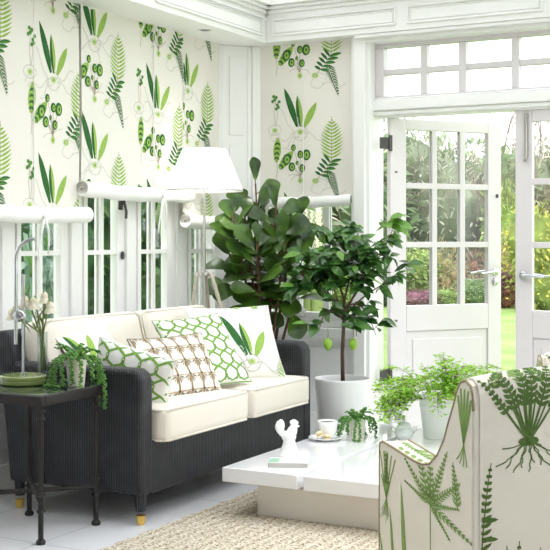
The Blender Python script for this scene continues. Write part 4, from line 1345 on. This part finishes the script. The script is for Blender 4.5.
def armchair(name, label, loc, rz, sc):
    t = thing('armchair', label, 'armchair', loc, rz, 'fern print armchairs')
    t.scale = (sc, sc, sc)
    def side(x0, x1, nm, outer):
        m = MB()
        poly = PROF
        m.prism(poly[::-1], lambda a, b: (x0, a, b), lambda a, b: (x1, a, b))
        P = Print()
        if outer:
            def st(fn, uc, k):
                n0 = len(P.p); fn()
                P.p[n0:] = [([(uc + (a - uc) * k, b) for a, b in q], m_, l_) for q, m_, l_ in P.p[n0:]]
            st(lambda: blades(P, .50, .06, 1.0), .50, -1.7); st(lambda: blades(P, .16, -.12, .7), .16, 2.2)
            st(lambda: spray(P, .30, .44, .95), .30, -2.4)
            st(lambda: clump_small(P, .675, .43, .9), .675, 1.5)
            st(lambda: P.frond((.10, .47), radians(97), .13, .05, 'f', 'f', 0, 9, 1, .2, .9, False), .10, -2.2)
            def hang():
                for k in range(5): P.sword((.06, .66), radians(78 + 7 * k), .2, .012, 'f', 'f', 0)
                for k in range(4): P.rib(P.arc((.06, .66), radians(240 + 18 * k), .06, .4, 4), .005, 'f')
            st(hang, .06, 1.3)
        P2 = Print()
        for k in range(3):
            P2.frond((.42 + .12 * k, -.0), radians(90 + (k % 2) * 180), .07, .06, 'f', 'f', 0, 7, 1, .2, .7, False)
        P2.frond((.34, .03), radians(170), .3, .07, 'f', 'f', .1, 12, 1, .16, .9, False)
        def sf(a, b): return (x0, a, b), (-1, 0, 0)
        # keep only pieces inside the profile
        def zmax(y):
            best = 0
            for i in range(1, len(PROF) - 2):
                (a0, b0), (a1, b1) = PROF[i], PROF[i + 1]
                if a0 <= y <= a1 and a1 > a0: best = b0 + (b1 - b0) * (y - a0) / (a1 - a0)
            return best
        P.p = [q for q in P.p if max(p[1] - zmax(p[0]) for p in q[0]) < -.004]
        P.apply(m, sf, AF, (.004, .738, .07, .89), .0009)
        # prints on top of the arm, following its curve
        def top(a, b):
            z = zmax(min(.735, max(.02, a))); z2 = zmax(min(.735, a + .01))
            sl = (z2 - z) / .01
            n_ = V((0, -sl, 1)).normalized()
            return (x0 + .045 + b, a, z), n_
        Q = Print()
        for k in range(6):
            yy = .30 + .055 * k
            Q.sword((yy, .015), radians(150), .06, .022, 'f', 'f', .2); Q.sword((yy, -.03), radians(20), .05, .018, 'f', 'f', -.2)
        Q.frond((.70, .02), radians(184), .36, .05, 'f', 'f', -.1, 12, 1, .14, .9, False)
        Q.apply(m, top, AF, (.02, .73, -.045, .045), .0012)
        return m.build(nm, AMATS, t, smooth=False, auto=35)
    s0 = side(0, .095, 'arm_side', True); s1 = side(AW - .095, AW, 'arm_side', False)
    for o in (s0, s1):
        b = o.modifiers.new('bevel', 'BEVEL'); b.width = .006; b.segments = 2; b.limit_method = 'ANGLE'; b.angle_limit = radians(60)
    # piping along the arm edge
    m = MB()
    for x in (0.002, .093, AW - .093, AW - .002):
        m.tube([(x, a, b) for a, b in PROF[1:]], .0042, 6)
    m.build('piping', M['piping'], t, smooth=True)
    # back: flat rear panel rolling over the top, gently crowned
    m = MB()
    x0, x1 = .02, AW - .02
    def backsurf(x, s):
        """s: 0..1 up the rear, 1..2 over the roll to the front"""
        u = (x - x0) / (x1 - x0) * 2 - 1
        cr = .030 * (1 - abs(u) ** 2.4) + .004
        pr = [(.0, .06), (-.004, .45), (-.004, .765), (-.002, .805), (.012, .833), (.045, .848), (.085, .842), (.115, .815), (.14, .75), (.17, .60), (.19, .42)]
        q = s / 2 * (len(pr) - 1); i = min(len(pr) - 2, int(q)); f = q - i
        a = pr[i][0] + (pr[i + 1][0] - pr[i][0]) * f; b = pr[i][1] + (pr[i + 1][1] - pr[i][1]) * f
        return V((x, a - .008 * (1 - u * u), b + cr * min(1, max(0, (b - .5) / .35))))
    nx_, ns_ = 20, 40
    vs = [backsurf(x0 + (x1 - x0) * i / nx_, 2 * j / ns_) for j in range(ns_ + 1) for i in range(nx_ + 1)]
    fs = [(j * (nx_ + 1) + i, j * (nx_ + 1) + i + 1, (j + 1) * (nx_ + 1) + i + 1, (j + 1) * (nx_ + 1) + i) for j in range(ns_) for i in range(nx_)]
    m.add(vs, fs, 0)
    for i in (0, nx_):      # close the ends
        ring = [j * (nx_ + 1) + i for j in range(ns_ + 1)]
        m.f.append(tuple(ring if i == 0 else ring[::-1])); m.m.append(0)
    P = Print()
    clump(P, .165, .675, 1.0); clump(P, .12, .12, 1.0, 'fd'); clump(P, .46, .16, .95); clump(P, .60, .66, 1.0, 'fd')
    P.frond((.024, .36), radians(87), .27, .075, 'fd', 'fd', -.1, 12, 1, .2, 1.2, False)
    for k in range(3): P.sword((.024, .36 + .05 * k), radians(-8 + 6 * k), .05, .014, 'fd', 'fd', 0)
    for k in range(9):
        P.frond((.06 + .075 * k, .845 + .01 * (k % 2)), radians(60 + 25 * (k % 3)), .10, .07, 'f' if k % 2 else 'fd', 'f', 0, 6, 1, .3, 1.0, False, .05)
    # height above the floor -> position along the back strip
    tab = []
    for k in range(401):
        s = 2 * k / 400; tab.append((s, backsurf(.36, s)))
    arc_ = [0]
    for k in range(1, 401): arc_.append(arc_[-1] + (tab[k][1] - tab[k - 1][1]).length)
    def bsf(x, z):
        L_ = max(0, z - .06); lo = 0
        import bisect
        k = min(399, max(1, bisect.bisect_left(arc_, L_)))
        f = (L_ - arc_[k - 1]) / max(1e-6, arc_[k] - arc_[k - 1]); s = tab[k - 1][0] + f * (tab[k][0] - tab[k - 1][0])
        p = backsurf(x, s); ds = backsurf(x, min(2, s + .02)) - backsurf(x, max(0, s - .02)); dx = V((1, 0, 0))
        n_ = dx.cross(ds).normalized()
        return p, n_
    P.apply(m, bsf, AF, (x0 + .003, x1 - .003, .07, 1.02), .0010)
    m.build('backrest', AMATS, t, smooth=True, auto=60)
    m = MB(); rbox_mb(m, AW / 2, .445, .40, AW - .2, .55, .16, .04, crown=.02); m.build('seat_cushion_pad', M['armcloth'], t, smooth=True)
    m = MB(); m.box(.09, AW - .09, .03, .73, .10, .33); m.build('seat_frame', M['armcloth'], t, bevel=.01)
    for x in (.05, AW - .05):
        for y in (.05, .69):
            m = MB(); m.tube([(x, y, .08), (x, y, 0)], [.022, .015], 12); m.build('leg', M['bark'], t, smooth=True, auto=50)
    return t
armchair('armchair', 'fern print linen armchair in the foreground with its back to us', (-1.038, 3.07, .011), radians(43.5), 1.0)
armchair('armchair', 'fern print armchair further off, only its top edge showing by the right door', (-1.30, 4.72, .011), radians(26), .90)

# ------------------------------------------------------------------ tripod floor lamp
LX, LY = -3.695, 5.935
t = thing('floor_lamp', 'tall tripod floor lamp with a large white shade behind the sofa', 'lamp', (LX, LY, 0))
m = MB(); m.lathe([(.237, 1.545), (.131, 1.80), (.129, 1.80), (.235, 1.545)], n=64, closed=True); m.build('lamp_shade', M['shade'], t, smooth=True, auto=60)
m = MB(); m.lathe([(.232, 1.552), (.236, 1.548), (.238, 1.543), (.234, 1.543)], n=48, closed=True)
m.lathe([(.129, 1.797), (.132, 1.801), (.129, 1.803), (.127, 1.80)], n=48, closed=True)
for k in range(3): m.tube([(0, 0, 1.77), (cos(k * 2.1) * .131, sin(k * 2.1) * .131, 1.795)], .002, 5)
m.build('shade_ring', M['steel'], t)
bl = bpy.data.lights.new('lampshade_fill', 'POINT'); bl.energy = 4; bl.shadow_soft_size = .05; bl.color = (1, .97, .93)  # added fill light that whitens the lamp shade from inside
bo = bpy.data.objects.new('lampshade_fill', bl); COL.objects.link(bo); bo.location = (LX, LY, 1.66)
m = MB(); m.tube([(0, 0, .62), (0, 0, 1.72)], .0085, 12); m.build('pole', M['steel'], t, smooth=True, auto=50)
m = MB(); m.lathe([(0, 1.70), (.02, 1.70), (.02, 1.75), (0, 1.75)], n=14); m.build('bulb', M['card'], t, smooth=True, auto=50)
m = MB(); m.lathe([(0, 1.03), (.03, 1.03), (.034, 1.04), (.03, 1.055), (.012, 1.06), (.010, 1.085), (0, 1.085)], n=18); m.tube([(-.055, -.02, 1.045), (.055, .02, 1.045)], .008, 8); m.build('hub', M['steel'], t, smooth=True, auto=40)
for (ex, ey, bx_, by_) in ((-.11, -.14, -.04, -.02), (.40, .02, .04, .012), (-.10, .34, -.01, .03)):
    m = MB(); a = V((bx_, by_, 1.05)); b = V((ex, ey, 0)); n_ = 40
    m.tube([a + (b - a) * k / n_ for k in range(n_ + 1)], [.0115 + .0022 * (k % 2) for k in range(n_ + 1)], 8)
    m.build('leg', M['lampwood'], t, smooth=True)

# ------------------------------------------------------------------ fiddle leaf fig
FGX, FGY = -3.46, 6.27
t = thing('fiddle_leaf_fig', 'dense dark green fiddle leaf fig beside the white lamp shade', 'houseplant', (FGX, FGY, 0))
m = MB(); m.lathe([(0, 0), (.11, 0), (.115, .005), (.145, .30), (.148, .32), (.138, .32), (.13, .28), (0, .28)], n=32); m.build('pot', M['pot'], t, smooth=True, auto=50)
m = MB(); m.lathe([(0, .285), (.132, .285)], n=20); m.build('soil', M['soil'], t)
m = MB(); st_ = MB(); r6 = random.Random(21)
# stems: from the pot, fanning upward in the room plane (rv = picture right, fv = away)
stems = [(-.24, .03, 1.22, 10), (-.13, -.03, 1.42, 13), (-.06, .02, 1.60, 13), (.07, -.04, 1.48, 14), (.20, .02, 1.36, 13), (.28, -.02, 1.15, 10), (.03, .06, 1.32, 13), (-.20, -.05, 1.40, 13), (.13, -.08, 1.24, 14), (-.05, -.12, 1.22, 14)]
for (lx_, ly_, top_, nl) in stems:
    tip = rv * lx_ + fv * ly_ + V((0, 0, top_))
    base = rv * (lx_ * .12) + fv * (ly_ * .2) + V((0, 0, .28))
    mid = base * .35 + tip * .65; mid.x *= .62; mid.y *= .62; mid.z = .28 + (top_ - .28) * .55
    pts = []
    for k in range(13):
        q = k / 12; pts.append(base * (1 - q) ** 2 + mid * 2 * q * (1 - q) + tip * q * q)
    st_.tube(pts, [.013 - .008 * k / 12 for k in range(13)], 7)
    for k in range(nl):
        q = 1 - (k + .2) / nl * (.60 if top_ > 1.25 else .46)
        p = base * (1 - q) ** 2 + mid * 2 * q * (1 - q) + tip * q * q
        an = k * 2.4 + lx_ * 30
        el = 1.0 - 1.6 * (1 - q) * 1.5 + r6.uniform(-.45, .35)
        if k == 0: el = 1.3
        d = (rv * cos(an) * 1.0 + fv * sin(an) * .6) * cos(el) + V((0, 0, sin(el) + .1))
        L = r6.uniform(.15, .22) * (.75 if k < 2 else 1)
        d.normalize()
        pb = p + d * .03
        st_.tube([p, pb], .003, 5, caps=False)
        upv = V((0, 0, .75)) + fv * r6.uniform(-1.2, -.3) + rv * r6.uniform(-.5, .5)
        m.leaf(pb, d, upv, L, L * r6.uniform(.62, .8), 'fiddle', r6.uniform(.05, .4), r6.uniform(.1, .35), 0, 1)
fo = m.build('foliage', [M['figleaf'], M['figrib']], t, smooth=True, sub=1)
st_.build('stems', M['figbark'], t, smooth=True)

# ------------------------------------------------------------------ lemon tree
LMX, LMY = -2.835, 6.07
t = thing('lemon_tree', 'small standard lemon tree with green fruit in a big white tub by the door post', 'houseplant', (LMX, LMY, 0))
m = MB(); m.lathe([(0, 0), (.128, 0), (.132, .006), (.164, .438), (.166, .446), (.164, .452), (.154, .452), (.150, .44), (.146, .40), (0, .40)], n=56); m.build('tub', M['pot'], t, smooth=True, auto=45)
m = MB(); m.lathe([(0, .405), (.148, .405)], n=24); m.build('soil', M['soil'], t)
m = MB()
m.tube([rv * 0 + V((0, 0, .40)), rv * -.003 + V((0, 0, .60)), rv * .006 + V((0, 0, .78)), rv * .008 + V((0, 0, .92))], [.0125, .0115, .0105, .0095], 10)
def T3(a, z, b=0.0): return rv * a + fv * b + V((0, 0, z))
branches = [
    [T3(.006, .80), T3(-.09, .95, -.03), T3(-.17, 1.08, -.03), T3(-.20, 1.17)],
    [T3(.008, .90), T3(-.04, 1.06, .04), T3(-.08, 1.22, .05), T3(-.10, 1.32, .03)],
    [T3(.008, .90), T3(.05, 1.05, .0), T3(.07, 1.2, -.03), T3(.05, 1.30)],
    [T3(.007, .84), T3(.12, 1.0, .05), T3(.24, 1.16, .04), T3(.31, 1.36, .02)],
    [T3(.006, .80), T3(.10, .94, -.06), T3(.23, 1.00, -.06), T3(.36, 1.06, -.04)],
    [T3(.006, .78), T3(-.06, .88, -.06), T3(-.12, .86, -.10), T3(-.14, .74, -.10)],
    [T3(.006, .78), T3(.05, .86, -.07), T3(.08, .80, -.1), T3(.07, .70, -.1)],
    [T3(.007, .86), T3(.12, .93, .0), T3(.15, .80, -.02), T3(.19, .70, -.02)],
    [T3(.007, .86), T3(-.14, 1.0, .06), T3(-.24, 1.02, .05), T3(-.27, .94, .03)],
    [T3(.006, .80), T3(.08, .98, -.10), T3(.12, 1.10, -.14), T3(.14, 1.18, -.12)],
    [T3(.006, .80), T3(-.06, .98, -.11), T3(-.10, 1.08, -.15), T3(-.1, 1.16, -.12)]]
lf = MB(); r7 = random.Random(33)
def bez(c, q):
    a, b, cc, d = c
    return a * (1 - q) ** 3 + b * 3 * q * (1 - q) ** 2 + cc * 3 * q * q * (1 - q) + d * q ** 3
for bi, c in enumerate(branches):
    pts = [bez(c, k / 10) for k in range(11)]
    m.tube(pts, [.0065 - .0045 * k / 10 for k in range(11)], 7)
    nt = {5: 3, 6: 3, 7: 3, 4: 5}.get(bi, 10)
    for k in range(nt):
        q = .35 + .65 * (k + .5) / nt
        p = bez(c, q); an = k * 2.4 + bi
        sd = (rv * cos(an) + fv * sin(an) * .8) * .7 + V((0, 0, r7.uniform(-.1, .8)))
        e_ = p + sd.normalized() * r7.uniform(.04, .10)
        m.tube([p, e_], .0016, 4)
        for w_ in range(7 if bi < 4 or bi > 7 else 6):
            f_ = r7.uniform(.2, 1.15); b2 = p + (e_ - p) * f_
            a2 = r7.uniform(0, 2 * pi)
            d = (rv * cos(a2) + fv * sin(a2)) + V((0, 0, r7.uniform(-.75, .55)))
            L = r7.uniform(.07, .118)
            y_ = 1 if (bi == 3 and q > .8) or r7.random() < .08 else 0
            lf.leaf(b2, d, V((r7.uniform(-.5, .5), r7.uniform(-.5, .5), 1)) - fv * r7.uniform(.1, 1.1), L, L * r7.uniform(.46, .58), 'ovate', r7.uniform(.05, .4), r7.uniform(.1, .35), y_)
m.build('trunk', M['bark'], t, smooth=True)
lf.build('foliage', [M['lemonleaf'], M['lemonyoung']], t, smooth=True)
for (a, z, b) in ((-.093, .655, -.10), (.052, .655, -.10)):
    m = MB(); c = T3(a, z, b)
    m.lathe([(0, -.038), (.006, -.035), (.014, -.028), (.024, -.010), (.0265, .006), (.022, .022), (.012, .032), (.005, .036), (0, .037)], c, 18)
    fr = m.build('lemon', M['lemon'], t, smooth=True)
    m = MB(); m.tube([c + V((0, 0, .035)), c + V((.004, 0, .06)), c + V((0, 0, .09))], .002, 5); m.build('fruit_stalk', M['stem'], fr)

# ------------------------------------------------------------------ garden
m = MB(); m.box(-40, 30, YW + .13, 60, -.2, -.12); m.box(-40, -4.16, -20, YW + .13, -.2, -.12); m.box(XR + .2, 30, -20, YW + .13, -.2, -.12)
tag(m.build('lawn', M['lawn']), kind='structure')

def shrub_mesh(seed, n, rx, ry, rz, L, mats, core=.74, kind='quad', wr=.5, lumps=7):
    rr = random.Random(seed); m = MB()
    ls = []
    for k in range(lumps):
        a = rr.uniform(0, 6.28); q = rr.uniform(.25, .62)
        ls.append((V((cos(a) * q * rx, sin(a) * q * ry, rz * rr.uniform(.35, 1.35))), rr.uniform(.42, .62)))
    for c, s in ls:
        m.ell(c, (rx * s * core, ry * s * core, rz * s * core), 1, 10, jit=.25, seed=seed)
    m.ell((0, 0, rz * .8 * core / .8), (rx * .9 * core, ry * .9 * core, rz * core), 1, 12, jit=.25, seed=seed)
    for k in range(n):
        c, s = rr.choice(ls + [(V((0, 0, rz * .85)), .85)] * 2)
        d = V((rr.gauss(0, 1), rr.gauss(0, 1), rr.gauss(0, 1)))
        d.normalize()
        p = c + V((d.x * rx, d.y * ry, d.z * rz)) * s * rr.uniform(.72, 1.08)
        if p.z < 0: p.z = rr.uniform(0, .3) * rz
        dv = d + V((rr.uniform(-.8, .8), rr.uniform(-.8, .8), rr.uniform(-.6, .6)))
        l = L * rr.uniform(.6, 1.3)
        m.leaf(p, dv, d + V((0, 0, .6)), l, l * wr, kind, .2, .15, 0 if rr.random() < .8 else 2)
    me = bpy.data.meshes.new('shrub'); me.from_pydata(m.v, [], m.f)
    for q in mats: me.materials.append(q)
    me.polygons.foreach_set('material_index', m.m); me.update()
    return me
def twig_mesh(seed, h, spread, n, depth=4, r0=.03, mats=None):
    rr = random.Random(seed); m = MB()
    def grow(p, d, L, r, dep):
        pts = [p]; q = p.copy(); dd = d.copy()
        for s in range(4):
            dd = (dd + V((rr.uniform(-.2, .2), rr.uniform(-.2, .2), rr.uniform(-.05, .15)))).normalized(); q = q + dd * L / 4; pts.append(q.copy())
        m.tube(pts, [r, r * .85, r * .72, r * .6, r * .48], 4, caps=False)
        if dep > 0:
            for k in range(rr.choice((2, 3, 3, 4))):
                i = rr.choice((2, 3, 4)); nd = (dd + V((rr.uniform(-1, 1), rr.uniform(-1, 1), rr.uniform(-.3, .7))) * .75).normalized()
                grow(pts[i], nd, L * rr.uniform(.55, .8), r * .5, dep - 1)
    for k in range(n):
        a = rr.uniform(0, 6.28)
        grow(V((cos(a) * spread * .2, sin(a) * spread * .2, 0)), V((cos(a) * spread, sin(a) * spread, h)).normalized(), h * .42, r0, depth)
    me = bpy.data.meshes.new('twigs'); me.from_pydata(m.v, [], m.f); me.materials.append(mats); me.update()
    return me
def gcol(n, c1, c2, c3, dk):
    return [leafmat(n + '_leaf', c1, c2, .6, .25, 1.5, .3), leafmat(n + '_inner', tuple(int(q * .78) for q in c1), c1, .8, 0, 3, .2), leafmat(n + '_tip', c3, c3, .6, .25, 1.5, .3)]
G_ever = gcol('evergreen', (62, 96, 58), (96, 128, 82), (140, 164, 110), 0)
G_mid = gcol('hedge', (120, 142, 104), (152, 170, 128), (182, 190, 152), 0)
G_grey = gcol('willow', (132, 142, 118), (166, 170, 148), (196, 190, 174), 0)
G_lime = gcol('lime_shrub', (132, 156, 84), (164, 184, 112), (200, 206, 148), 0)
G_yel = gcol('yellow_shrub', (142, 156, 84), (182, 180, 92), (232, 214, 104), 0)
G_pur = gcol('purple_shrub', (140, 96, 112), (172, 120, 138), (150, 150, 110), 0)
G_red = gcol('russet_shrub', (150, 104, 84), (182, 130, 100), (196, 170, 120), 0)
G_straw = gcol('straw_grass', (190, 170, 126), (212, 192, 150), (160, 176, 110), 0)
G_glau = gcol('glaucous', (112, 138, 124), (150, 172, 156), (104, 148, 66), 0)
ARCH = {
    'ever': (shrub_mesh(1, 1900, 1, 1, 1, .13, G_ever), G_ever), 'mid': (shrub_mesh(2, 2600, 1, 1, 1, .10, G_mid), G_mid), 'grey': (shrub_mesh(3, 2600, 1, 1, 1, .12, G_grey, kind='lance', wr=.25), G_grey),
    'lime': (shrub_mesh(4, 1500, 1, 1, 1, .15, G_lime), G_lime), 'yel': (shrub_mesh(5, 2200, 1, 1, 1, .10, G_yel), G_yel), 'pur': (shrub_mesh(6, 1500, 1, 1, 1, .13, G_pur), G_pur),
    'red': (shrub_mesh(7, 1500, 1, 1, 1, .14, G_red, kind='lance', wr=.16, core=.4), G_red), 'straw': (shrub_mesh(8, 1600, 1, 1, 1, .32, G_straw, kind='lance', wr=.08, core=.35), G_straw), 'glau': (shrub_mesh(9, 420, 1, 1, 1, .36, G_glau, wr=.42), G_glau)}
CF, CS = 1155.0, radians(28.4)
gd = V((-sin(CS), cos(CS), 0)); gr = V((cos(CS), sin(CS), 0))
def shrub(kind, name, label, pos, rx, ry, h, rz=0.0, group=None, cat='shrub'):
    t = thing(name, label, cat, (pos[0], pos[1], -.12), rz, group)
    o = bpy.data.objects.new('foliage', ARCH[kind][0]); COL.objects.link(o); o.parent = t; o.scale = (rx, ry, h / 1.85)
    return t
def at(px, Z):       # a spot in the garden seen in the photograph's column px, Z metres away
    a = gd * Z + gr * ((px - 275) / CF * Z); return (a.x, a.y)
# hedge line and border beyond the doors
hedge = [(325, 27, 'mid', 2.6, 4.6, 'hawthorn_bush', 'tall grey-green hedge bush seen through the end wall window'), (392, 28, 'mid', 2.4, 4.8, 'hawthorn_bush', 'tall hedge bush seen in the gap beside the door hinges'),
         (438, 27, 'grey', 2.2, 3.9, 'willow_bush', 'grey twiggy bush seen through the upper panes of the open door'), (478, 28, 'mid', 2.2, 4.1, 'hawthorn_bush', 'olive hedge bush seen through the open door beside its lock'),
         (520, 27.5, 'grey', 1.7, 3.7, 'willow_bush', 'greyish bush filling the gap between the two doors, behind the lime shrub'), (560, 28, 'grey', 2.4, 4.1, 'willow_bush', 'grey bush seen through the top pane of the shut door'),
         (262, 25, 'mid', 2.4, 4.2, 'hawthorn_bush', 'hedge bush hidden behind the fig at the end wall window'), (618, 29, 'mid', 2.8, 4.2, 'hawthorn_bush', 'hedge bush beyond the yellow shrub, off to the side of the shut door')]
for i, (px, Z, k, r_, h, nm, lb) in enumerate(hedge): shrub(k, nm, lb, at(px, Z), r_, 1.4, h, i * .9, 'hedge behind the lawn')
border = [(412, 24.3, 'lime', .75, 1.25, 'lime_shrub', 'yellow-green leafy shrub low in the open door glass by the hinge side'), (420, 23.4, 'pur', .6, .40, 'heather_clump', 'purple heather clump under the yellow-green shrub'),
          (446, 24.2, 'straw', .55, 1.35, 'tall_grass', 'straw coloured tall grass in the middle column of the open door'), (450, 23.4, 'lime', .5, .40, 'low_plant', 'low green border plant beneath the straw coloured grass'),
          (474, 24.0, 'red', .5, 1.25, 'russet_shrub', 'russet stems in the right column of the open door'), (478, 23.4, 'mid', .5, .7, 'low_shrub', 'small green shrub below the russet stems by the door handle'),
          (507, 25.2, 'lime', .75, 2.7, 'lime_shrub', 'bright green shrub standing between the two doors'), (512, 24.2, 'straw', .42, 1.6, 'tall_grass', 'dry stems between the two doors below the bright green shrub'),
          (508, 23.7, 'pur', .45, .95, 'purple_shrub', 'purple leaved shrub between the door handles'), (506, 23.3, 'red', .4, .5, 'russet_shrub', 'rusty low plant at the lawn edge between the doors'),
          (548, 22.5, 'yel', 1.0, 2.2, 'forsythia', 'yellow flowering shrub seen through the shut door panes'), (590, 23, 'yel', 1.1, 2.0, 'forsythia', 'second yellow flowering shrub, past the edge of the shut door'),
          (382, 24, 'ever', .6, 1.2, 'box_shrub', 'dark green shrub low in the gap by the door hinges'), (345, 23, 'lime', .7, .9, 'lime_shrub', 'pale green shrub low behind the lemon tree through the window'), (305, 23, 'red', .8, .9, 'russet_shrub', 'russet shrub low in the end wall window')]
for i, (px, Z, k, r_, h, nm, lb) in enumerate(border): shrub(k, nm, lb, at(px, Z), r_, r_ * .8, h, i * 1.3, 'border planting beyond the lawn')
# pampas grass
t = thing('pampas_grass', 'pampas grass with white plumes beyond the end wall window', 'grass clump', (*at(309, 15), -.12))
m = MB(); rq = random.Random(4)
for k in range(150):
    a = rq.uniform(0, 6.28); m.leaf((cos(a) * .12, sin(a) * .12, 0), (cos(a) * .55, sin(a) * .55, 1.2), (cos(a), sin(a), .2), rq.uniform(.7, 1.15), .03, 'lance', .5, .2)
m.build('blades', G_straw[2], t)
for k in range(6):
    a = k * 1.05; q = V((cos(a) * .16, sin(a) * .10, 0)); m = MB()
    m.tube([q * .4, q + V((0, 0, 1.2))], .008, 5); 
    for j in range(70):
        zz = 1.05 + .75 * j / 70; a2 = j * 2.4
        m.leaf(q + V((0, 0, zz)), (cos(a2) * .4, sin(a2) * .4, .9), (0, 0, 1), .13 * (1 - .5 * j / 70), .022, 'lance', .4, .2)
    m.build('plume', M['petal'], t)
# bare trees against the sky
TW = [twig_mesh(3, 5.6, 1.9, 3, 5, .06, M['twig']), twig_mesh(8, 4.6, 2.6, 6, 4, .03, M['twig'])]
for i, (px, Z, k, s, lb) in enumerate(((500, 31, 0, 1.0, 'bare tree behind the hedge, seen through the transom above the door gap'), (545, 30, 0, 1.12, 'bare tree seen through the last transom pane in view'), (525, 33, 0, .9, 'thin bare tree between the two larger ones above the shut door'),
                                        (505, 26.2, 1, .92, 'pinkish bare thicket rising between the two doors'), (480, 27, 1, .8, 'bare thicket above the open door'), (440, 26, 1, .72, 'bare thicket seen through the upper panes of the open door'), (384, 26.5, 1, .95, 'bare thicket in the hinge gap of the open door'), (555, 26.5, 1, .85, 'bare thicket seen through the shut door'))):
    t = thing('bare_tree', lb, 'tree', (*at(px, Z), -.12), i * 1.1, 'bare trees in the garden')
    o = bpy.data.objects.new('branches', TW[k]); COL.objects.link(o); o.parent = t; o.scale = (s, s, s)
# planting close outside the long wall windows
sidep = [(30, 9.2, 'ever', 1.0, 3.0, 'laurel', 'dark laurel outside the window behind the reading lamp'), (46, 7.6, 'glau', .20, 1.62, 'cardoon', 'blue-green large leaved plant outside the window behind the flowers'), (20, 8.2, 'glau', .16, 1.2, 'cardoon', 'second blue-green plant half behind the window post near the picture edge'),
         (92, 10, 'ever', 1.3, 3.4, 'laurel', 'tall dark evergreen outside the window beneath the middle blind'), (118, 12, 'ever', 1.3, 3.6, 'laurel', 'evergreen further off between the two windows under the wide blind'), (140, 11.0, 'ever', .9, 1.25, 'box_shrub', 'low clipped dark shrub outside the window left of the lamp pole'),
         (150, 15.5, 'ever', 1.8, 4.2, 'yew', 'large dark yew at the back of the side garden'), (205, 14, 'mid', 1.6, 3.6, 'hawthorn_bush', 'grey-green bush outside the window behind the lamp pole'), (178, 17, 'mid', 1.8, 4.4, 'hawthorn_bush', 'tall grey-green bush beyond the post left of the lamp'), (66, 12.5, 'ever', 1.6, 4.0, 'yew', 'dark yew beyond the window nearest the side table'), (-25, 10, 'ever', 1.4, 3.6, 'yew', 'dark yew outside the windows past the picture edge'), (232, 19, 'grey', 2.2, 4.6, 'willow_bush', 'grey bush outside near the canted corner')]
for i, (px, Z, k, r_, h, nm, lb) in enumerate(sidep): shrub(k, nm, lb, at(px, Z), r_, r_, h, i * 1.7, 'planting outside the long window wall')
t = thing('tree_trunk', 'pale slanting tree trunk outside the window between sofa and lamp', 'tree', (*at(153, 10.2), -.12))
m = MB(); m.tube([gr * -.03, gr * -.0 + V((0, 0, .6)), gr * .05 + V((0, 0, 1.5)), gr * .08 + V((0, 0, 2.6))], [.055, .045, .04, .035], 10); m.build('trunk', M['twig'], t, smooth=True)

# ------------------------------------------------------------------ camera, light, view
cam = bpy.data.cameras.new('camera'); co = bpy.data.objects.new('camera', cam); COL.objects.link(co)
co.location = (0, 0, 1.25); co.rotation_euler = (pi / 2, 0, CS)
cam.sensor_width = 36; cam.lens = 36 * CF / 550; cam.shift_x = 0; cam.shift_y = -35 / 550
cam.clip_end = 300
scn.camera = co
w = bpy.data.worlds.new('overcast_sky'); scn.world = w; w.use_nodes = True
bg = w.node_tree.nodes['Background']; bg.inputs[0].default_value = (.95, .975, 1, 1); bg.inputs[1].default_value = 2.55
sun = bpy.data.lights.new('sun', 'SUN'); sun.energy = 1.1; sun.angle = radians(25); sun.color = (1, .97, .92)
so = bpy.data.objects.new('sun', sun); COL.objects.link(so); so.rotation_euler = V((.55, -.25, -1)).to_track_quat('-Z', 'Y').to_euler()
scn.view_settings.view_transform = 'Standard'
try: scn.view_settings.look = 'None'
except Exception: pass
scn.view_settings.exposure = 0.44
scn.view_settings.gamma = 1.0
scn.view_settings.use_curve_mapping = False
scn.cycles.max_bounces = 10; scn.cycles.diffuse_bounces = 5; scn.cycles.transparent_max_bounces = 24; scn.cycles.glossy_bounces = 4
scn.cycles.caustics_reflective = False; scn.cycles.caustics_refractive = False
scn.cycles.use_denoising = True
